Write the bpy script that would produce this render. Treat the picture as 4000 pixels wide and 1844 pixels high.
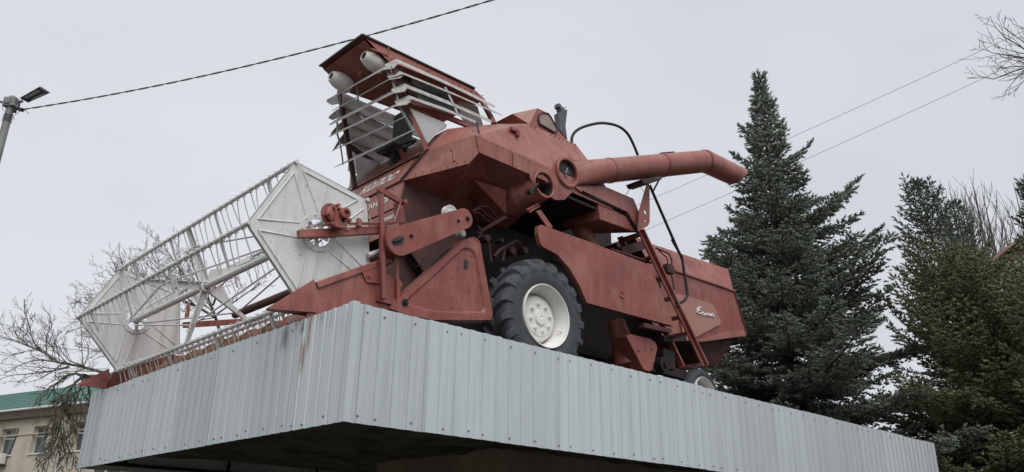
import bpy, math, random
import numpy as np
from mathutils import Vector, Matrix
for o in list(bpy.data.objects): bpy.data.objects.remove(o)
scene = bpy.context.scene
COL = scene.collection
rnd = random.Random(7)
rad = math.radians
# ------------------------------------------------------------------ camera
# metres; z = 0 is the top of the plinth, X runs back along the machine, Y across it to the far side
FPX = 3208.792; YAW, PITCH, ROLL = 0.815319, 0.368098, 0.016249
CAM = np.array([-3.878678, -6.184391, -2.100730])
GROUND = -3.72
def cam_axes():
    cy, sy, cp, sp = math.cos(YAW), math.sin(YAW), math.cos(PITCH), math.sin(PITCH)
    f = np.array([cy*cp, sy*cp, sp]); r = np.array([sy, -cy, 0.]); u = np.cross(r, f)
    c, s = math.cos(ROLL), math.sin(ROLL)
    return c*r+s*u, -s*r+c*u, f
AR, AU, AF = cam_axes()
cd = bpy.data.cameras.new('camera'); cam = bpy.data.objects.new('camera', cd); COL.objects.link(cam)
M = Matrix(((AR[0], AU[0], -AF[0], CAM[0]), (AR[1], AU[1], -AF[1], CAM[1]), (AR[2], AU[2], -AF[2], CAM[2]), (0, 0, 0, 1)))
cam.matrix_world = M
cd.sensor_width = 36; cd.sensor_fit = 'HORIZONTAL'; cd.lens = 36*FPX/4000; cd.clip_start = .05; cd.clip_end = 3000
scene.camera = cam
# ------------------------------------------------------------------ world, sun, exposure
SUN_AZ, SUN_EL = rad(-112), rad(54)          # direction towards the hidden sun (azimuth from +X to +Y)
w = bpy.data.worlds.new('World'); scene.world = w; w.use_nodes = True
nt = w.node_tree; nt.nodes.clear()
out = nt.nodes.new('ShaderNodeOutputWorld'); bg = nt.nodes.new('ShaderNodeBackground')
sky = nt.nodes.new('ShaderNodeTexSky'); sky.sky_type = 'NISHITA'; sky.sun_disc = False
sky.sun_elevation = SUN_EL; sky.sun_rotation = rad(90)-SUN_AZ; sky.dust_density = 6; sky.air_density = 1.5
bg.inputs['Strength'].default_value = 0.10
# closed cloud deck in front of the clear sky: a pale grey veil with faint unevenness
tc = nt.nodes.new('ShaderNodeTexCoord'); mp = nt.nodes.new('ShaderNodeMapping'); mp.inputs['Scale'].default_value = (1, 1, 2.2)
nz = nt.nodes.new('ShaderNodeTexNoise'); nz.inputs['Scale'].default_value = 1.7; nz.inputs['Detail'].default_value = 4; nz.inputs['Roughness'].default_value = .45
cr = nt.nodes.new('ShaderNodeValToRGB')
cr.color_ramp.elements[0].position = .3; cr.color_ramp.elements[0].color = (4.60, 4.74, 5.12, 1)
cr.color_ramp.elements[1].position = .72; cr.color_ramp.elements[1].color = (5.55, 5.68, 6.02, 1)
mx = nt.nodes.new('ShaderNodeMixRGB'); mx.inputs['Fac'].default_value = .96
L = nt.links.new
L(tc.outputs['Generated'], mp.inputs['Vector']); L(mp.outputs['Vector'], nz.inputs['Vector']); L(nz.outputs['Fac'], cr.inputs['Fac'])
L(sky.outputs['Color'], mx.inputs['Color1']); L(cr.outputs['Color'], mx.inputs['Color2'])
L(mx.outputs['Color'], bg.inputs['Color']); L(bg.outputs['Background'], out.inputs['Surface'])
sd = bpy.data.lights.new('sun', 'SUN'); sd.energy = 1.5; sd.angle = rad(50); sd.color = (1, .98, .95)
so = bpy.data.objects.new('sun', sd); COL.objects.link(so); so.location = (-6, -10, 14)
dv = Vector((math.cos(SUN_EL)*math.cos(SUN_AZ), math.cos(SUN_EL)*math.sin(SUN_AZ), math.sin(SUN_EL)))
so.rotation_euler = dv.to_track_quat('Z', 'Y').to_euler()
vs = scene.view_settings; vs.view_transform = 'Standard'; vs.look = 'None'; vs.exposure = .5; vs.gamma = 1; vs.use_curve_mapping = False

# ------------------------------------------------------------------ photo pixel -> place (a pixel gives a direction, the touched plane gives the distance)
ZN = {'1':(1200,100,.5471),'2':(1900,400,.50505),'3':(1350,600,.5893),'4':(280,600,.7998),'5':(1800,900,.5891),'6':(2700,250,1.3417),
      '7':(0,900,.7946),'8':(0,250,.3788),'w':(1880,960,.40404),'L':(1380,640,.2188),'h':(1130,760,.20207),'f':(0,1050,.3882),
      'c':(1400,850,.33674),'d':(700,1000,.42076),'r':(2200,850,.50505),'b':(0,1450,.33167),'t':(3400,700,.50505),'k':(1250,250,.31142),
      'D':(0,0,1.552795),'e':(2650,1120,.18519),'p':(0,0,1)}
def ray(k, x, y):
    a = ZN[k]; X, Y = a[0]+x*a[2], a[1]+y*a[2]
    return AF+AR*(X-2000)/FPX-AU*(Y-922)/FPX
def PY(k, x, y, v): d = ray(k, x, y); return CAM+d*(v-CAM[1])/d[1]
def PX(k, x, y, v): d = ray(k, x, y); return CAM+d*(v-CAM[0])/d[0]
def PZ(k, x, y, v): d = ray(k, x, y); return CAM+d*(v-CAM[2])/d[2]
def PD(k, x, y, v): return CAM+ray(k, x, y)*v
def PP(k, x, y, p0, n): d = ray(k, x, y); return CAM+d*(np.dot(np.asarray(p0)-CAM, n)/np.dot(d, n))
V = lambda *a: np.array(a, float)
def nrm(v): v = np.asarray(v, float); return v/max(np.linalg.norm(v), 1e-9)

# ------------------------------------------------------------------ mesh helpers
class MB:
    def __init__(s): s.v = []; s.f = []
    def add(s, vs, fs):
        b = len(s.v); s.v += [tuple(map(float, q)) for q in vs]; s.f += [tuple(b+i for i in f) for f in fs]; return s
    def box(s, c, size, rot=None):
        c = np.array(c, float); h = np.array(size, float)/2; P = []
        for i in (-1, 1):
            for j in (-1, 1):
                for k in (-1, 1):
                    q = np.array([i, j, k])*h
                    if rot is not None: q = rot@q
                    P.append(c+q)
        return s.add(P, [(0,1,3,2),(4,6,7,5),(0,4,5,1),(2,3,7,6),(0,2,6,4),(1,5,7,3)])
    def prism(s, pts, off):
        n = len(pts); pts = [np.array(p, float) for p in pts]; off = np.array(off, float)
        return s.add(pts+[p+off for p in pts], [tuple(range(n)), tuple(range(2*n-1, n-1, -1))]+[(i, i+n, (i+1) % n+n, (i+1) % n) for i in range(n)])
    def quad(s, *p): return s.add(p, [tuple(range(len(p)))])
    def loops(s, rings, closed=True, cap0=True, cap1=True):
        n = len(rings[0]); vs = [q for r in rings for q in r]; fs = []
        for i in range(len(rings)-1):
            for j in range(n if closed else n-1):
                k = (j+1) % n; fs.append((i*n+j, i*n+k, (i+1)*n+k, (i+1)*n+j))
        if cap0: fs.append(tuple(range(n-1, -1, -1)))
        if cap1: fs.append(tuple(range((len(rings)-1)*n, len(rings)*n)))
        return s.add(vs, fs)
    def tube(s, path, r, n=10, cap=True, flat=None):
        path = [np.array(p, float) for p in path]; m = len(path)
        rs = r if isinstance(r, (list, tuple)) else [r]*m
        t0 = nrm(path[1]-path[0]); ref = V(0, 0, 1) if abs(t0[2]) < .9 else V(1, 0, 0)
        u = nrm(np.cross(t0, ref)); rings = []
        for i, p in enumerate(path):
            t = nrm(path[min(i+1, m-1)]-path[max(i-1, 0)])
            u = nrm(u-t*np.dot(u, t)); q = np.cross(t, u)
            rings.append([p+rs[i]*(math.cos(2*math.pi*j/n)*u+math.sin(2*math.pi*j/n)*q) for j in range(n)])
        return s.loops(rings, True, cap, cap)
    def bar(s, a, b, w, h, up=(0, 0, 1)):
        a = np.array(a, float); b = np.array(b, float); t = nrm(b-a); u = nrm(np.cross(t, up)); q = np.cross(u, t)
        R = lambda p: [p-u*w/2-q*h/2, p+u*w/2-q*h/2, p+u*w/2+q*h/2, p-u*w/2+q*h/2]
        return s.loops([R(a), R(b)])
    def lathe(s, c, axis, prof, n=24, cap=False):
        c = np.array(c, float); a = nrm(axis); ref = V(0, 0, 1) if abs(a[2]) < .9 else V(1, 0, 0)
        u = nrm(np.cross(a, ref)); q = np.cross(a, u)
        rings = [[c+a*h+r*(math.cos(2*math.pi*j/n)*u+math.sin(2*math.pi*j/n)*q) for j in range(n)] for h, r in prof]
        return s.loops(rings, True, cap, cap)
    def mesh(s, name, smooth=None):
        me = bpy.data.meshes.new(name); me.from_pydata(s.v, [], s.f); me.update()
        if smooth:
            for p in me.polygons: p.use_smooth = True
            me.set_sharp_from_angle(angle=rad(smooth))
        return me
def fix_normals(me):
    import bmesh
    bm = bmesh.new(); bm.from_mesh(me); bmesh.ops.recalc_face_normals(bm, faces=bm.faces[:]); bm.to_mesh(me); bm.free()
def link(name, me, mat, parent=None, smooth=None):
    o = bpy.data.objects.new(name, me); COL.objects.link(o)
    if mat is not None and len(me.materials) == 0: me.materials.append(mat)
    if parent is not None:
        o.parent = parent
        if parent.type == 'EMPTY': o.matrix_parent_inverse = Matrix.Translation(-Vector(parent.location))
    return o
def part(name, mb, mat, parent, smooth=None, bevel=0, label=None):
    me = mb.mesh(name, smooth); fix_normals(me)
    o = link(name, me, mat, parent)
    if bevel:
        m = o.modifiers.new('bevel', 'BEVEL'); m.width = bevel; m.segments = 2; m.limit_method = 'ANGLE'; m.angle_limit = rad(40)
    if label: o['label'] = label
    return o
def thing(name, label, cat, loc, group=None):
    o = bpy.data.objects.new(name, None); COL.objects.link(o); o.location = tuple(map(float, loc)); o.empty_display_size = .3
    return tag(o, label, cat, group)
def tag(o, label, cat, group=None):
    o['label'] = label; o['category'] = cat
    if group: o['group'] = group
    return o
def copy_part(src, parent, loc=None, rot=None, inv=True):
    c = src.copy(); COL.objects.link(c); c.parent = parent
    if parent.type == 'EMPTY' and inv: c.matrix_parent_inverse = Matrix.Translation(-Vector(parent.location))
    if loc is not None: c.location = loc
    if rot is not None: c.rotation_euler = rot
    return c

def smooth(path, n=5):
    P = [np.array(p, float) for p in path]; P = [2*P[0]-P[1]]+P+[2*P[-1]-P[-2]]; out_ = []
    for i in range(1, len(P)-2):
        for k in range(n):
            t = k/n; a, b, c, d = P[i-1:i+3]
            out_.append(.5*(2*b+(c-a)*t+(2*a-5*b+4*c-d)*t*t+(3*b-a-3*c+d)*t**3))
    return out_+[P[-2]]
# ------------------------------------------------------------------ materials
def mat(name, base, rough=.6, metal=0., var=.15, scale=6., bump=.0, bscale=40., second=None, sscale=3., sth=(.55, .7), spec=.5, coords='Object', stretch=(1, 1, 1), specks=None, streak=None):
    m = bpy.data.materials.new(name); m.use_nodes = True; t = m.node_tree; n = t.nodes; l = t.links.new
    b = n['Principled BSDF']; b.inputs['Roughness'].default_value = rough; b.inputs['Metallic'].default_value = metal
    b.inputs['Specular IOR Level'].default_value = spec
    tcn = n.new('ShaderNodeTexCoord'); mpn = n.new('ShaderNodeMapping'); mpn.inputs['Scale'].default_value = stretch
    l(tcn.outputs[coords], mpn.inputs['Vector'])
    nz = n.new('ShaderNodeTexNoise'); nz.inputs['Scale'].default_value = scale; nz.inputs['Detail'].default_value = 6; nz.inputs['Roughness'].default_value = .65
    l(mpn.outputs['Vector'], nz.inputs['Vector'])
    r = n.new('ShaderNodeValToRGB'); e = r.color_ramp.elements
    e[0].position = .3; e[1].position = .7
    e[0].color = tuple(c*(1-var) for c in base)+(1,); e[1].color = tuple(min(1, c*(1+var)) for c in base)+(1,)
    l(nz.outputs['Fac'], r.inputs['Fac']); col = r.outputs['Color']
    if second:
        n2 = n.new('ShaderNodeTexNoise'); n2.inputs['Scale'].default_value = sscale; n2.inputs['Detail'].default_value = 8; n2.inputs['Roughness'].default_value = .7
        l(mpn.outputs['Vector'], n2.inputs['Vector'])
        r2 = n.new('ShaderNodeValToRGB'); r2.color_ramp.elements[0].position = sth[0]; r2.color_ramp.elements[1].position = sth[1]
        r2.color_ramp.elements[0].color = (0, 0, 0, 1); r2.color_ramp.elements[1].color = (second[3],)*3+(1,)
        l(n2.outputs['Fac'], r2.inputs['Fac'])
        mxn = n.new('ShaderNodeMixRGB'); l(r2.outputs['Color'], mxn.inputs['Fac']); l(col, mxn.inputs['Color1']); mxn.inputs['Color2'].default_value = second[:3]+(1,)
        col = mxn.outputs['Color']
    def layer(colr, sc, lo, hi, amt, st):
        nonlocal col
        mp2 = n.new('ShaderNodeMapping'); mp2.inputs['Scale'].default_value = st; l(tcn.outputs[coords], mp2.inputs['Vector'])
        n4 = n.new('ShaderNodeTexNoise'); n4.inputs['Scale'].default_value = sc; n4.inputs['Detail'].default_value = 5; n4.inputs['Roughness'].default_value = .6; l(mp2.outputs['Vector'], n4.inputs['Vector'])
        r4 = n.new('ShaderNodeMapRange'); r4.inputs['From Min'].default_value = lo; r4.inputs['From Max'].default_value = hi; r4.inputs['To Max'].default_value = amt; l(n4.outputs['Fac'], r4.inputs['Value'])
        m4 = n.new('ShaderNodeMixRGB'); l(r4.outputs['Result'], m4.inputs['Fac']); l(col, m4.inputs['Color1']); m4.inputs['Color2'].default_value = colr+(1,); col = m4.outputs['Color']
    if streak: layer(streak[0], streak[1], .48, .75, streak[2], (5, 5, .45))
    if specks: layer(specks[0], specks[1], .64, .70, specks[2], (1, 1, 1))
    l(col, b.inputs['Base Color'])
    if bump:
        n3 = n.new('ShaderNodeTexNoise'); n3.inputs['Scale'].default_value = bscale; n3.inputs['Detail'].default_value = 5
        l(mpn.outputs['Vector'], n3.inputs['Vector'])
        bp = n.new('ShaderNodeBump'); bp.inputs['Strength'].default_value = bump; bp.inputs['Distance'].default_value = .02
        l(n3.outputs['Fac'], bp.inputs['Height']); l(bp.outputs['Normal'], b.inputs['Normal'])
    return m
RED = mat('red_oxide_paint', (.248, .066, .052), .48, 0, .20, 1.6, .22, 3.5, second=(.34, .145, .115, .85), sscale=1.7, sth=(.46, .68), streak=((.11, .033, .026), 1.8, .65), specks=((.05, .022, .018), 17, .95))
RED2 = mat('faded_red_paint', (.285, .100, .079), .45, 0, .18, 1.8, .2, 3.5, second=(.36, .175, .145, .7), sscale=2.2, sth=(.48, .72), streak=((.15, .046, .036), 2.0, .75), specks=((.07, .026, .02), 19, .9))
PINK = mat('chalky_pink_red_paint', (.36, .175, .145), .5, 0, .12, 2, .12, 4, second=(.27, .09, .07, .6), sscale=3, sth=(.5, .7))
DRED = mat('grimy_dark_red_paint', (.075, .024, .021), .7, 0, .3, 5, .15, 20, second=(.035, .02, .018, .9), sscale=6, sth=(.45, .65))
GRIME = mat('greasy_black_steel', (.018, .015, .016), .7, .1, .35, 6, .2, 25, second=(.05, .022, .018, .8), sscale=4, sth=(.5, .65))
WHITE = mat('old_white_paint', (.62, .63, .625), .55, 0, .07, 2.5, .05, 12, second=(.40, .385, .36, .6), sscale=5, sth=(.55, .75), streak=((.36, .34, .31), 2.2, .55), specks=((.20, .13, .10), 26, .8))
CREAM = mat('cream_wheel_paint', (.74, .735, .70), .5, 0, .06, 4, .04, 15, specks=((.35, .24, .17), 30, .7), second=(.48, .43, .36, .5), sscale=7, sth=(.55, .75))
SLAT = mat('weathered_white_slat', (.38, .375, .36), .65, 0, .15, 8, .08, 30, second=(.20, .18, .155, .85), sscale=7, sth=(.45, .65), specks=((.12, .08, .06), 30, .8))
PANE = mat('whitewashed_pane', (.70, .70, .70), .35, 0, .06, 4, 0, 10, second=(.42, .22, .18, .5), sscale=3, sth=(.62, .8))
def translucent(m, f):
    n = m.node_tree.nodes; l = m.node_tree.links.new; b = n['Principled BSDF']; tr = n.new('ShaderNodeBsdfTranslucent'); mxs = n.new('ShaderNodeMixShader'); mxs.inputs[0].default_value = f
    l(b.inputs['Base Color'].links[0].from_socket, tr.inputs['Color']); l(b.outputs[0], mxs.inputs[1]); l(tr.outputs[0], mxs.inputs[2]); l(mxs.outputs[0], n['Material Output'].inputs['Surface'])
translucent(PANE, .55)
BLIND = mat('white_blind_board', (.80, .80, .79), .5, 0, .05, 4, second=(.55, .53, .5, .6), sscale=5, sth=(.5, .7)); translucent(BLIND, .7)
RUBBER = mat('weathered_rubber', (.047, .053, .060), .75, 0, .2, 5, .12, 50, second=(.075, .078, .080, .6), sscale=9, sth=(.5, .7))
BLACK = mat('black_paint', (.02, .02, .02), .5, 0, .2, 8)
LETTER = mat('white_letter_paint', (.72, .71, .68), .55, 0, .08, 14, second=(.35, .25, .22, .6), sscale=25, sth=(.6, .7))
CONC = mat('dark_rough_concrete', (.075, .066, .058), .9, 0, .4, 2.5, 1.0, 5, second=(.015, .014, .014, .95), sscale=1.6, sth=(.45, .6))
GLASS = mat('dusty_dark_glass', (.10, .11, .115), .18, 0, .3, 3, second=(.25, .22, .2, .7), sscale=4, sth=(.5, .7))
CHROME = mat('galvanised_bolt', (.30, .31, .31), .45, .8, .2, 10)

# ================================================================== THE SETTING: ground
def ground():
    n = 40; mb = MB(); S = 900.
    xs = np.linspace(-S, S, n)
    P = [(x, y, GROUND+.25*math.sin(x*.013)*math.cos(y*.011) if max(abs(x), abs(y)) > 60 else GROUND) for x in xs for y in xs]
    mb.add(P, [(i*n+j, (i+1)*n+j, (i+1)*n+j+1, i*n+j+1) for i in range(n-1) for j in range(n-1)])
    g = link('ground', mb.mesh('ground'), mat('winter_lawn_and_earth', (.055, .055, .032), .95, 0, .3, .35, .4, 3, second=(.12, .10, .075, .8), sscale=.12, sth=(.45, .6)))
    g['kind'] = 'structure'
ground()
pv = MB().prism([(-9, -14, GROUND+.03), (26, -14, GROUND+.03), (26, -2.2, GROUND+.03), (-9, -2.2, GROUND+.03)], (0, 0, -.06))
o = link('pavement', pv.mesh('pavement'), mat('grey_asphalt', (.06, .06, .062), .9, 0, .15, 1.5, .2, 12)); o['kind'] = 'structure'

# ================================================================== THE PLINTH
PW, PL, PH = 6.888, 13.25, 1.07
def galv():
    m = mat('galvanised_profiled_sheet', (.525, .572, .578), .40, .35, .06, 1.2, .10, 1.6, second=(.36, .40, .43, .55), sscale=1.5, sth=(.5, .75), stretch=(9, 9, .35))
    t = m.node_tree; n = t.nodes; l = t.links.new
    b = n['Principled BSDF']; src = b.inputs['Base Color'].links[0].from_socket
    geo = n.new('ShaderNodeNewGeometry'); sx = n.new('ShaderNodeSeparateXYZ'); l(geo.outputs['Position'], sx.inputs[0])
    oi = n.new('ShaderNodeObjectInfo'); hm = n.new('ShaderNodeMapRange'); hm.inputs['To Min'].default_value = .88; hm.inputs['To Max'].default_value = 1.05
    l(oi.outputs['Random'], hm.inputs['Value'])
    mul = n.new('ShaderNodeMixRGB'); mul.blend_type = 'MULTIPLY'; mul.inputs['Fac'].default_value = 1
    l(src, mul.inputs['Color1']); l(hm.outputs['Result'], mul.inputs['Color2']); col = mul.outputs['Color']
    # rust run-off and scuffs, each with a place of its own on the front cladding
    ns = n.new('ShaderNodeTexNoise'); ns.inputs['Scale'].default_value = 9; ns.inputs['Detail'].default_value = 6
    mpn = n.new('ShaderNodeMapping'); mpn.inputs['Scale'].default_value = (1, 3, .8); l(geo.outputs['Position'], mpn.inputs['Vector']); l(mpn.outputs['Vector'], ns.inputs['Vector'])
    def stain(y0, wy, z0, wz, colr, amt):
        nonlocal col
        def band(sock, c0, wd):
            a = n.new('ShaderNodeMath'); a.operation = 'SUBTRACT'; l(sock, a.inputs[0]); a.inputs[1].default_value = c0
            q = n.new('ShaderNodeMath'); q.operation = 'ABSOLUTE'; l(a.outputs[0], q.inputs[0])
            r = n.new('ShaderNodeMapRange'); r.interpolation_type = 'SMOOTHSTEP'; r.inputs['From Min'].default_value = wd; r.inputs['From Max'].default_value = wd*.25
            l(q.outputs[0], r.inputs['Value']); return r.outputs['Result']
        p = n.new('ShaderNodeMath'); p.operation = 'MULTIPLY'; l(band(sx.outputs['Y'], y0, wy), p.inputs[0]); l(band(sx.outputs['Z'], z0, wz), p.inputs[1])
        fr = n.new('ShaderNodeMath'); fr.operation = 'LESS_THAN'; l(sx.outputs['X'], fr.inputs[0]); fr.inputs[1].default_value = .02
        p2 = n.new('ShaderNodeMath'); p2.operation = 'MULTIPLY'; l(p.outputs[0], p2.inputs[0]); l(fr.outputs[0], p2.inputs[1])
        rr = n.new('ShaderNodeMapRange'); rr.inputs['From Min'].default_value = .25; rr.inputs['From Max'].default_value = .52; rr.inputs['To Max'].default_value = amt; l(ns.outputs['Fac'], rr.inputs['Value'])
        p3 = n.new('ShaderNodeMath'); p3.operation = 'MULTIPLY'; l(p2.outputs[0], p3.inputs[0]); l(rr.outputs['Result'], p3.inputs[1])
        m2 = n.new('ShaderNodeMixRGB'); l(p3.outputs[0], m2.inputs['Fac']); l(col, m2.inputs['Color1']); m2.inputs['Color2'].default_value = colr+(1,)
        col = m2.outputs['Color']
    y1 = PX('d', 1215, 700, 0)[1]; y2 = PX('d', 1160, 850, 0)[1]; y3 = PX('d', 995, 720, 0)[1]; y4 = PX('d', 1160, 620, 0)[1]
    stain(y1, .055, -.16, .26, (.26, .13, .09), .9); stain(y2, .06, -.38, .24, (.30, .18, .13), .8)
    stain(y3, .10, -.13, .18, (.20, .23, .25), .9); stain(y4, .05, -.07, .12, (.13, .10, .09), .9)
    l(col, b.inputs['Base Color'])
    return m
GALV = galv()
plinth = thing('monument_plinth', 'grey corrugated-metal clad plinth carrying the red combine harvester', 'plinth', (6.6, 3.4, GROUND))
slab = MB()
nx, ny = 46, 24; r0 = random.Random(3)
gx = np.linspace(.07, PL-.07, nx); gy = np.linspace(.07, PW-.07, ny)
bot = [(x, y, -.80+(0 if i in (0, nx-1) or j in (0, ny-1) else r0.uniform(-.06, .03))) for i, x in enumerate(gx) for j, y in enumerate(gy)]
slab.add(bot, [(i*ny+j, i*ny+j+1, (i+1)*ny+j+1, (i+1)*ny+j) for i in range(nx-1) for j in range(ny-1)])
slab.prism([(.07, .07, 0), (PL-.07, .07, 0), (PL-.07, PW-.07, 0), (.07, PW-.07, 0)], (0, 0, -.795))
part('slab', slab, CONC, plinth)
def sheet(a, b, place, dz, depth=.0125, per=.182, rib=0):
    """one profiled sheet from a to b along the wall; place(s, d, z) gives the point"""
    prof = []; k0 = math.floor(a/per)-1; shape = [(0, 0), (.040, 0), (.045, .38), (.057, .38), (.062, 0), (.102, 0), (.108, 1), (.175, 1)]
    pts = sorted((k*per+s, d*depth) for k in range(k0, int(b/per)+2) for s, d in shape)
    def at(s):
        for (s0, d0), (s1, d1) in zip(pts, pts[1:]):
            if s0 <= s <= s1: return d0+(d1-d0)*(s-s0)/max(s1-s0, 1e-6)
        return 0
    ss = [a]+[s for s, _ in pts if a+1e-4 < s < b-1e-4]+[b]
    mb = MB(); t = .0016; V4 = []
    for s in ss:
        d = at(s)
        V4 += [place(s, d, dz), place(s, d, -PH+dz*.5), place(s, d-t, -PH+dz*.5), place(s, d-t, dz)]
    F = []
    for i in range(len(ss)-1):
        q = i*4; p = q+4
        F += [(q, q+1, p+1, p), (q+2, q+3, p+3, p+2), (q+3, q, p, p+3), (q+1, q+2, p+2, p+1)]
    F += [(0, 3, 2, 1), (len(V4)-4, len(V4)-3, len(V4)-2, len(V4)-1)]
    mb.add(V4, F)
    return mb
walls = [(0, PW, lambda s, d, z: (-d-.002, s, z)), (0, PL, lambda s, d, z: (s, -d-.002, z)),
         (0, PW, lambda s, d, z: (PL+d+.002, s, z)), (0, PL, lambda s, d, z: (s, PW+d+.002, z))]
for wi, (a, b, pl) in enumerate(walls):
    s = a; i = 0
    while s < b-.05:
        e = min(b, s+.91)
        off = .0035*(i % 2)
        part('cladding_sheet', sheet(s-(.05 if i else 0), e, lambda s_, d, z, off=off: pl(s_, d+off, z), rnd.uniform(-.006, .008)), GALV, plinth)
        s = e; i += 1
# folded corner trim and roofing screws
tr = MB()
for (x, y, ux, uy) in ((0, 0, 1, 1),):
    tr.prism([(-.0225, -.0225, .004), (.05, -.0225, .004), (.05, -.021, .004), (-.021, -.021, .004), (-.021, .05, .004), (-.0225, .05, .004)], (0, 0, -PH-.006))
part('corner_trim', tr, GALV, plinth)
sc = MB()
def screw(c, ax):
    sc.lathe(c, ax, [(0, .0), (0, .013), (.003, .013), (.004, .008), (.012, .008), (.0125, 0)], 8)
x = .13
while x < PL:
    for z in (-.075+rnd.uniform(-.012, .012), -PH+.055+rnd.uniform(-.015, .01)):
        xx = x+rnd.uniform(-.02, .02)
        k = xx % .182; k = min(max(k, .120), .165); xx = math.floor(xx/.182)*.182+k
        screw((xx, -.0155, z), (0, -1, 0))
    x += rnd.choice((.19, .38, .38, .38))
y = .25
while y < PW-.1:
    yy = math.floor(y/.182)*.182+.14
    screw((-.0155, yy, -PH+.05+rnd.uniform(-.015, .03)), (-1, 0, 0))
    if rnd.random() < .4: screw((-.0155, yy, -.09), (-1, 0, 0))
    y += rnd.choice((.2, .4, .4))
o = part('roofing_screw', sc, CHROME, plinth); o['kind'] = 'stuff'
A = PZ('p', 1964, 1750, -.81)
Bm = PY('p', 1986, 1844, A[1]+.02); k = (GROUND-.2+.81)/(Bm[2]-A[2]); sx_ = (Bm[0]-A[0])*k
x0, y0 = A[0], A[1]; x1, y1 = 11.2, PW-(A[1]-.0)
py = MB(); top = [(x0, y0, -.79), (x1, y0, -.79), (x1, y1, -.79), (x0, y1, -.79)]
bt = [(x0+min(sx_, 1.2), y0+.1, GROUND-.2), (x1-.9, y0+.1, GROUND-.2), (x1-.9, y1-.1, GROUND-.2), (x0+min(sx_, 1.2), y1-.1, GROUND-.2)]
py.loops([top, bt])
part('pylon', py, mat('grey_brown_concrete_pylon', (.20, .17, .14), .9, 0, .25, 2, .4, 8), plinth, bevel=.02)
fr = MB()
fr.box((.12, PW/2, -.98), (.05, PW-.1, .05)); fr.box((PL-.12, PW/2, -.98), (.05, PW-.1, .05)); fr.box((PL/2, PW-.1, -.98), (PL-.4, .05, .05)); fr.box((PL/2, .1, -.98), (PL-.4, .05, .05))
for xx in np.arange(.6, PL, 1.6):
    fr.box((xx, .1, -.89), (.04, .04, .2)); fr.box((xx, PW-.1, -.89), (.04, .04, .2))
part('cladding_frame', fr, GRIME, plinth)

# ================================================================== THE COMBINE HARVESTER
combine = thing('combine_harvester', 'old red combine harvester with white reel and cream wheels standing on the plinth', 'combine harvester', (4.5, 2.6, 0))
YC = 2.55
def mir(p): return V(p[0], 2*YC-p[1], p[2])
def yp(k, pts, y): return [PY(k, a, b, y) for a, b in pts]
def yprism(mb, k, pts, y, th): return mb.prism(yp(k, pts, y), (0, th, 0))
def circle_pts(c, r, n=24, ph=0): return [V(c[0]+r*math.cos(ph+2*math.pi*i/n), c[1], c[2]+r*math.sin(ph+2*math.pi*i/n)) for i in range(n)]
def plate_hole(mb, outer, c, r, th, n=36):
    """plate in a plane of constant Y: polygon outside, round hole inside, thickness th towards +Y"""
    P = [(p[0]-c[0], p[2]-c[2]) for p in outer]; ring = []; inn = []
    angs = sorted(set([math.atan2(b, a) % (2*math.pi) for a, b in P]+[2*math.pi*i/n for i in range(n)]))
    for t in angs:
        dx, dz = math.cos(t), math.sin(t); best = None
        for (ax, az), (bx, bz) in zip(P, P[1:]+P[:1]):
            ex, ez = bx-ax, bz-az; den = dx*ez-dz*ex
            if abs(den) < 1e-9: continue
            s = (ax*ez-az*ex)/den; u = (ax*dz-az*dx)/den
            if s > 0 and -1e-6 <= u <= 1+1e-6 and (best is None or s > best): best = s
        if best is None: continue
        ring.append(V(c[0]+dx*best, c[1], c[2]+dz*best)); inn.append(V(c[0]+dx*r, c[1], c[2]+dz*r))
    o = V(0, th, 0)
    mb.loops([ring, inn, [p+o for p in inn], [p+o for p in ring], ring], True, False, False)
def embossed(mb, pts, th, insets):
    """pressed sheet cover: outline extruded to the back, inner field stepped in or out"""
    pts = [np.array(p) for p in pts]; c = sum(pts)/len(pts)
    rings = [[p+V(0, th, 0) for p in pts], pts]
    for s, dy in insets: rings.append([c+(p-c)*s+V(0, dy, 0) for p in pts])
    mb.loops(rings, True, False, True)
def text_quad(body, c00, c10, c01, c11, lift, mt, parent, name='lettering', squeeze=1.0):
    """flat painted lettering laid on the quad c00-c10 (baseline) / c01-c11 (top)"""
    cu = bpy.data.curves.new('t', 'FONT'); cu.body = body; cu.size = 1; cu.offset = .035; cu.resolution_u = 3
    ob = bpy.data.objects.new('t', cu); COL.objects.link(ob)
    dg = bpy.context.evaluated_depsgraph_get(); dg.update()
    me = bpy.data.meshes.new_from_object(ob.evaluated_get(dg)); bpy.data.objects.remove(ob)
    co = np.array([v.co[:] for v in me.vertices]); lo, hi = co.min(0), co.max(0)
    for v in me.vertices:
        u = (v.co.x-lo[0])/(hi[0]-lo[0]); q = (v.co.y-lo[1])/(hi[1]-lo[1])
        p = c00*(1-u)*(1-q)+c10*u*(1-q)+c01*(1-u)*q+c11*u*q
        v.co = Vector(p+lift)
    me.materials.clear()
    return link(name, me, mt, parent)

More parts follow.
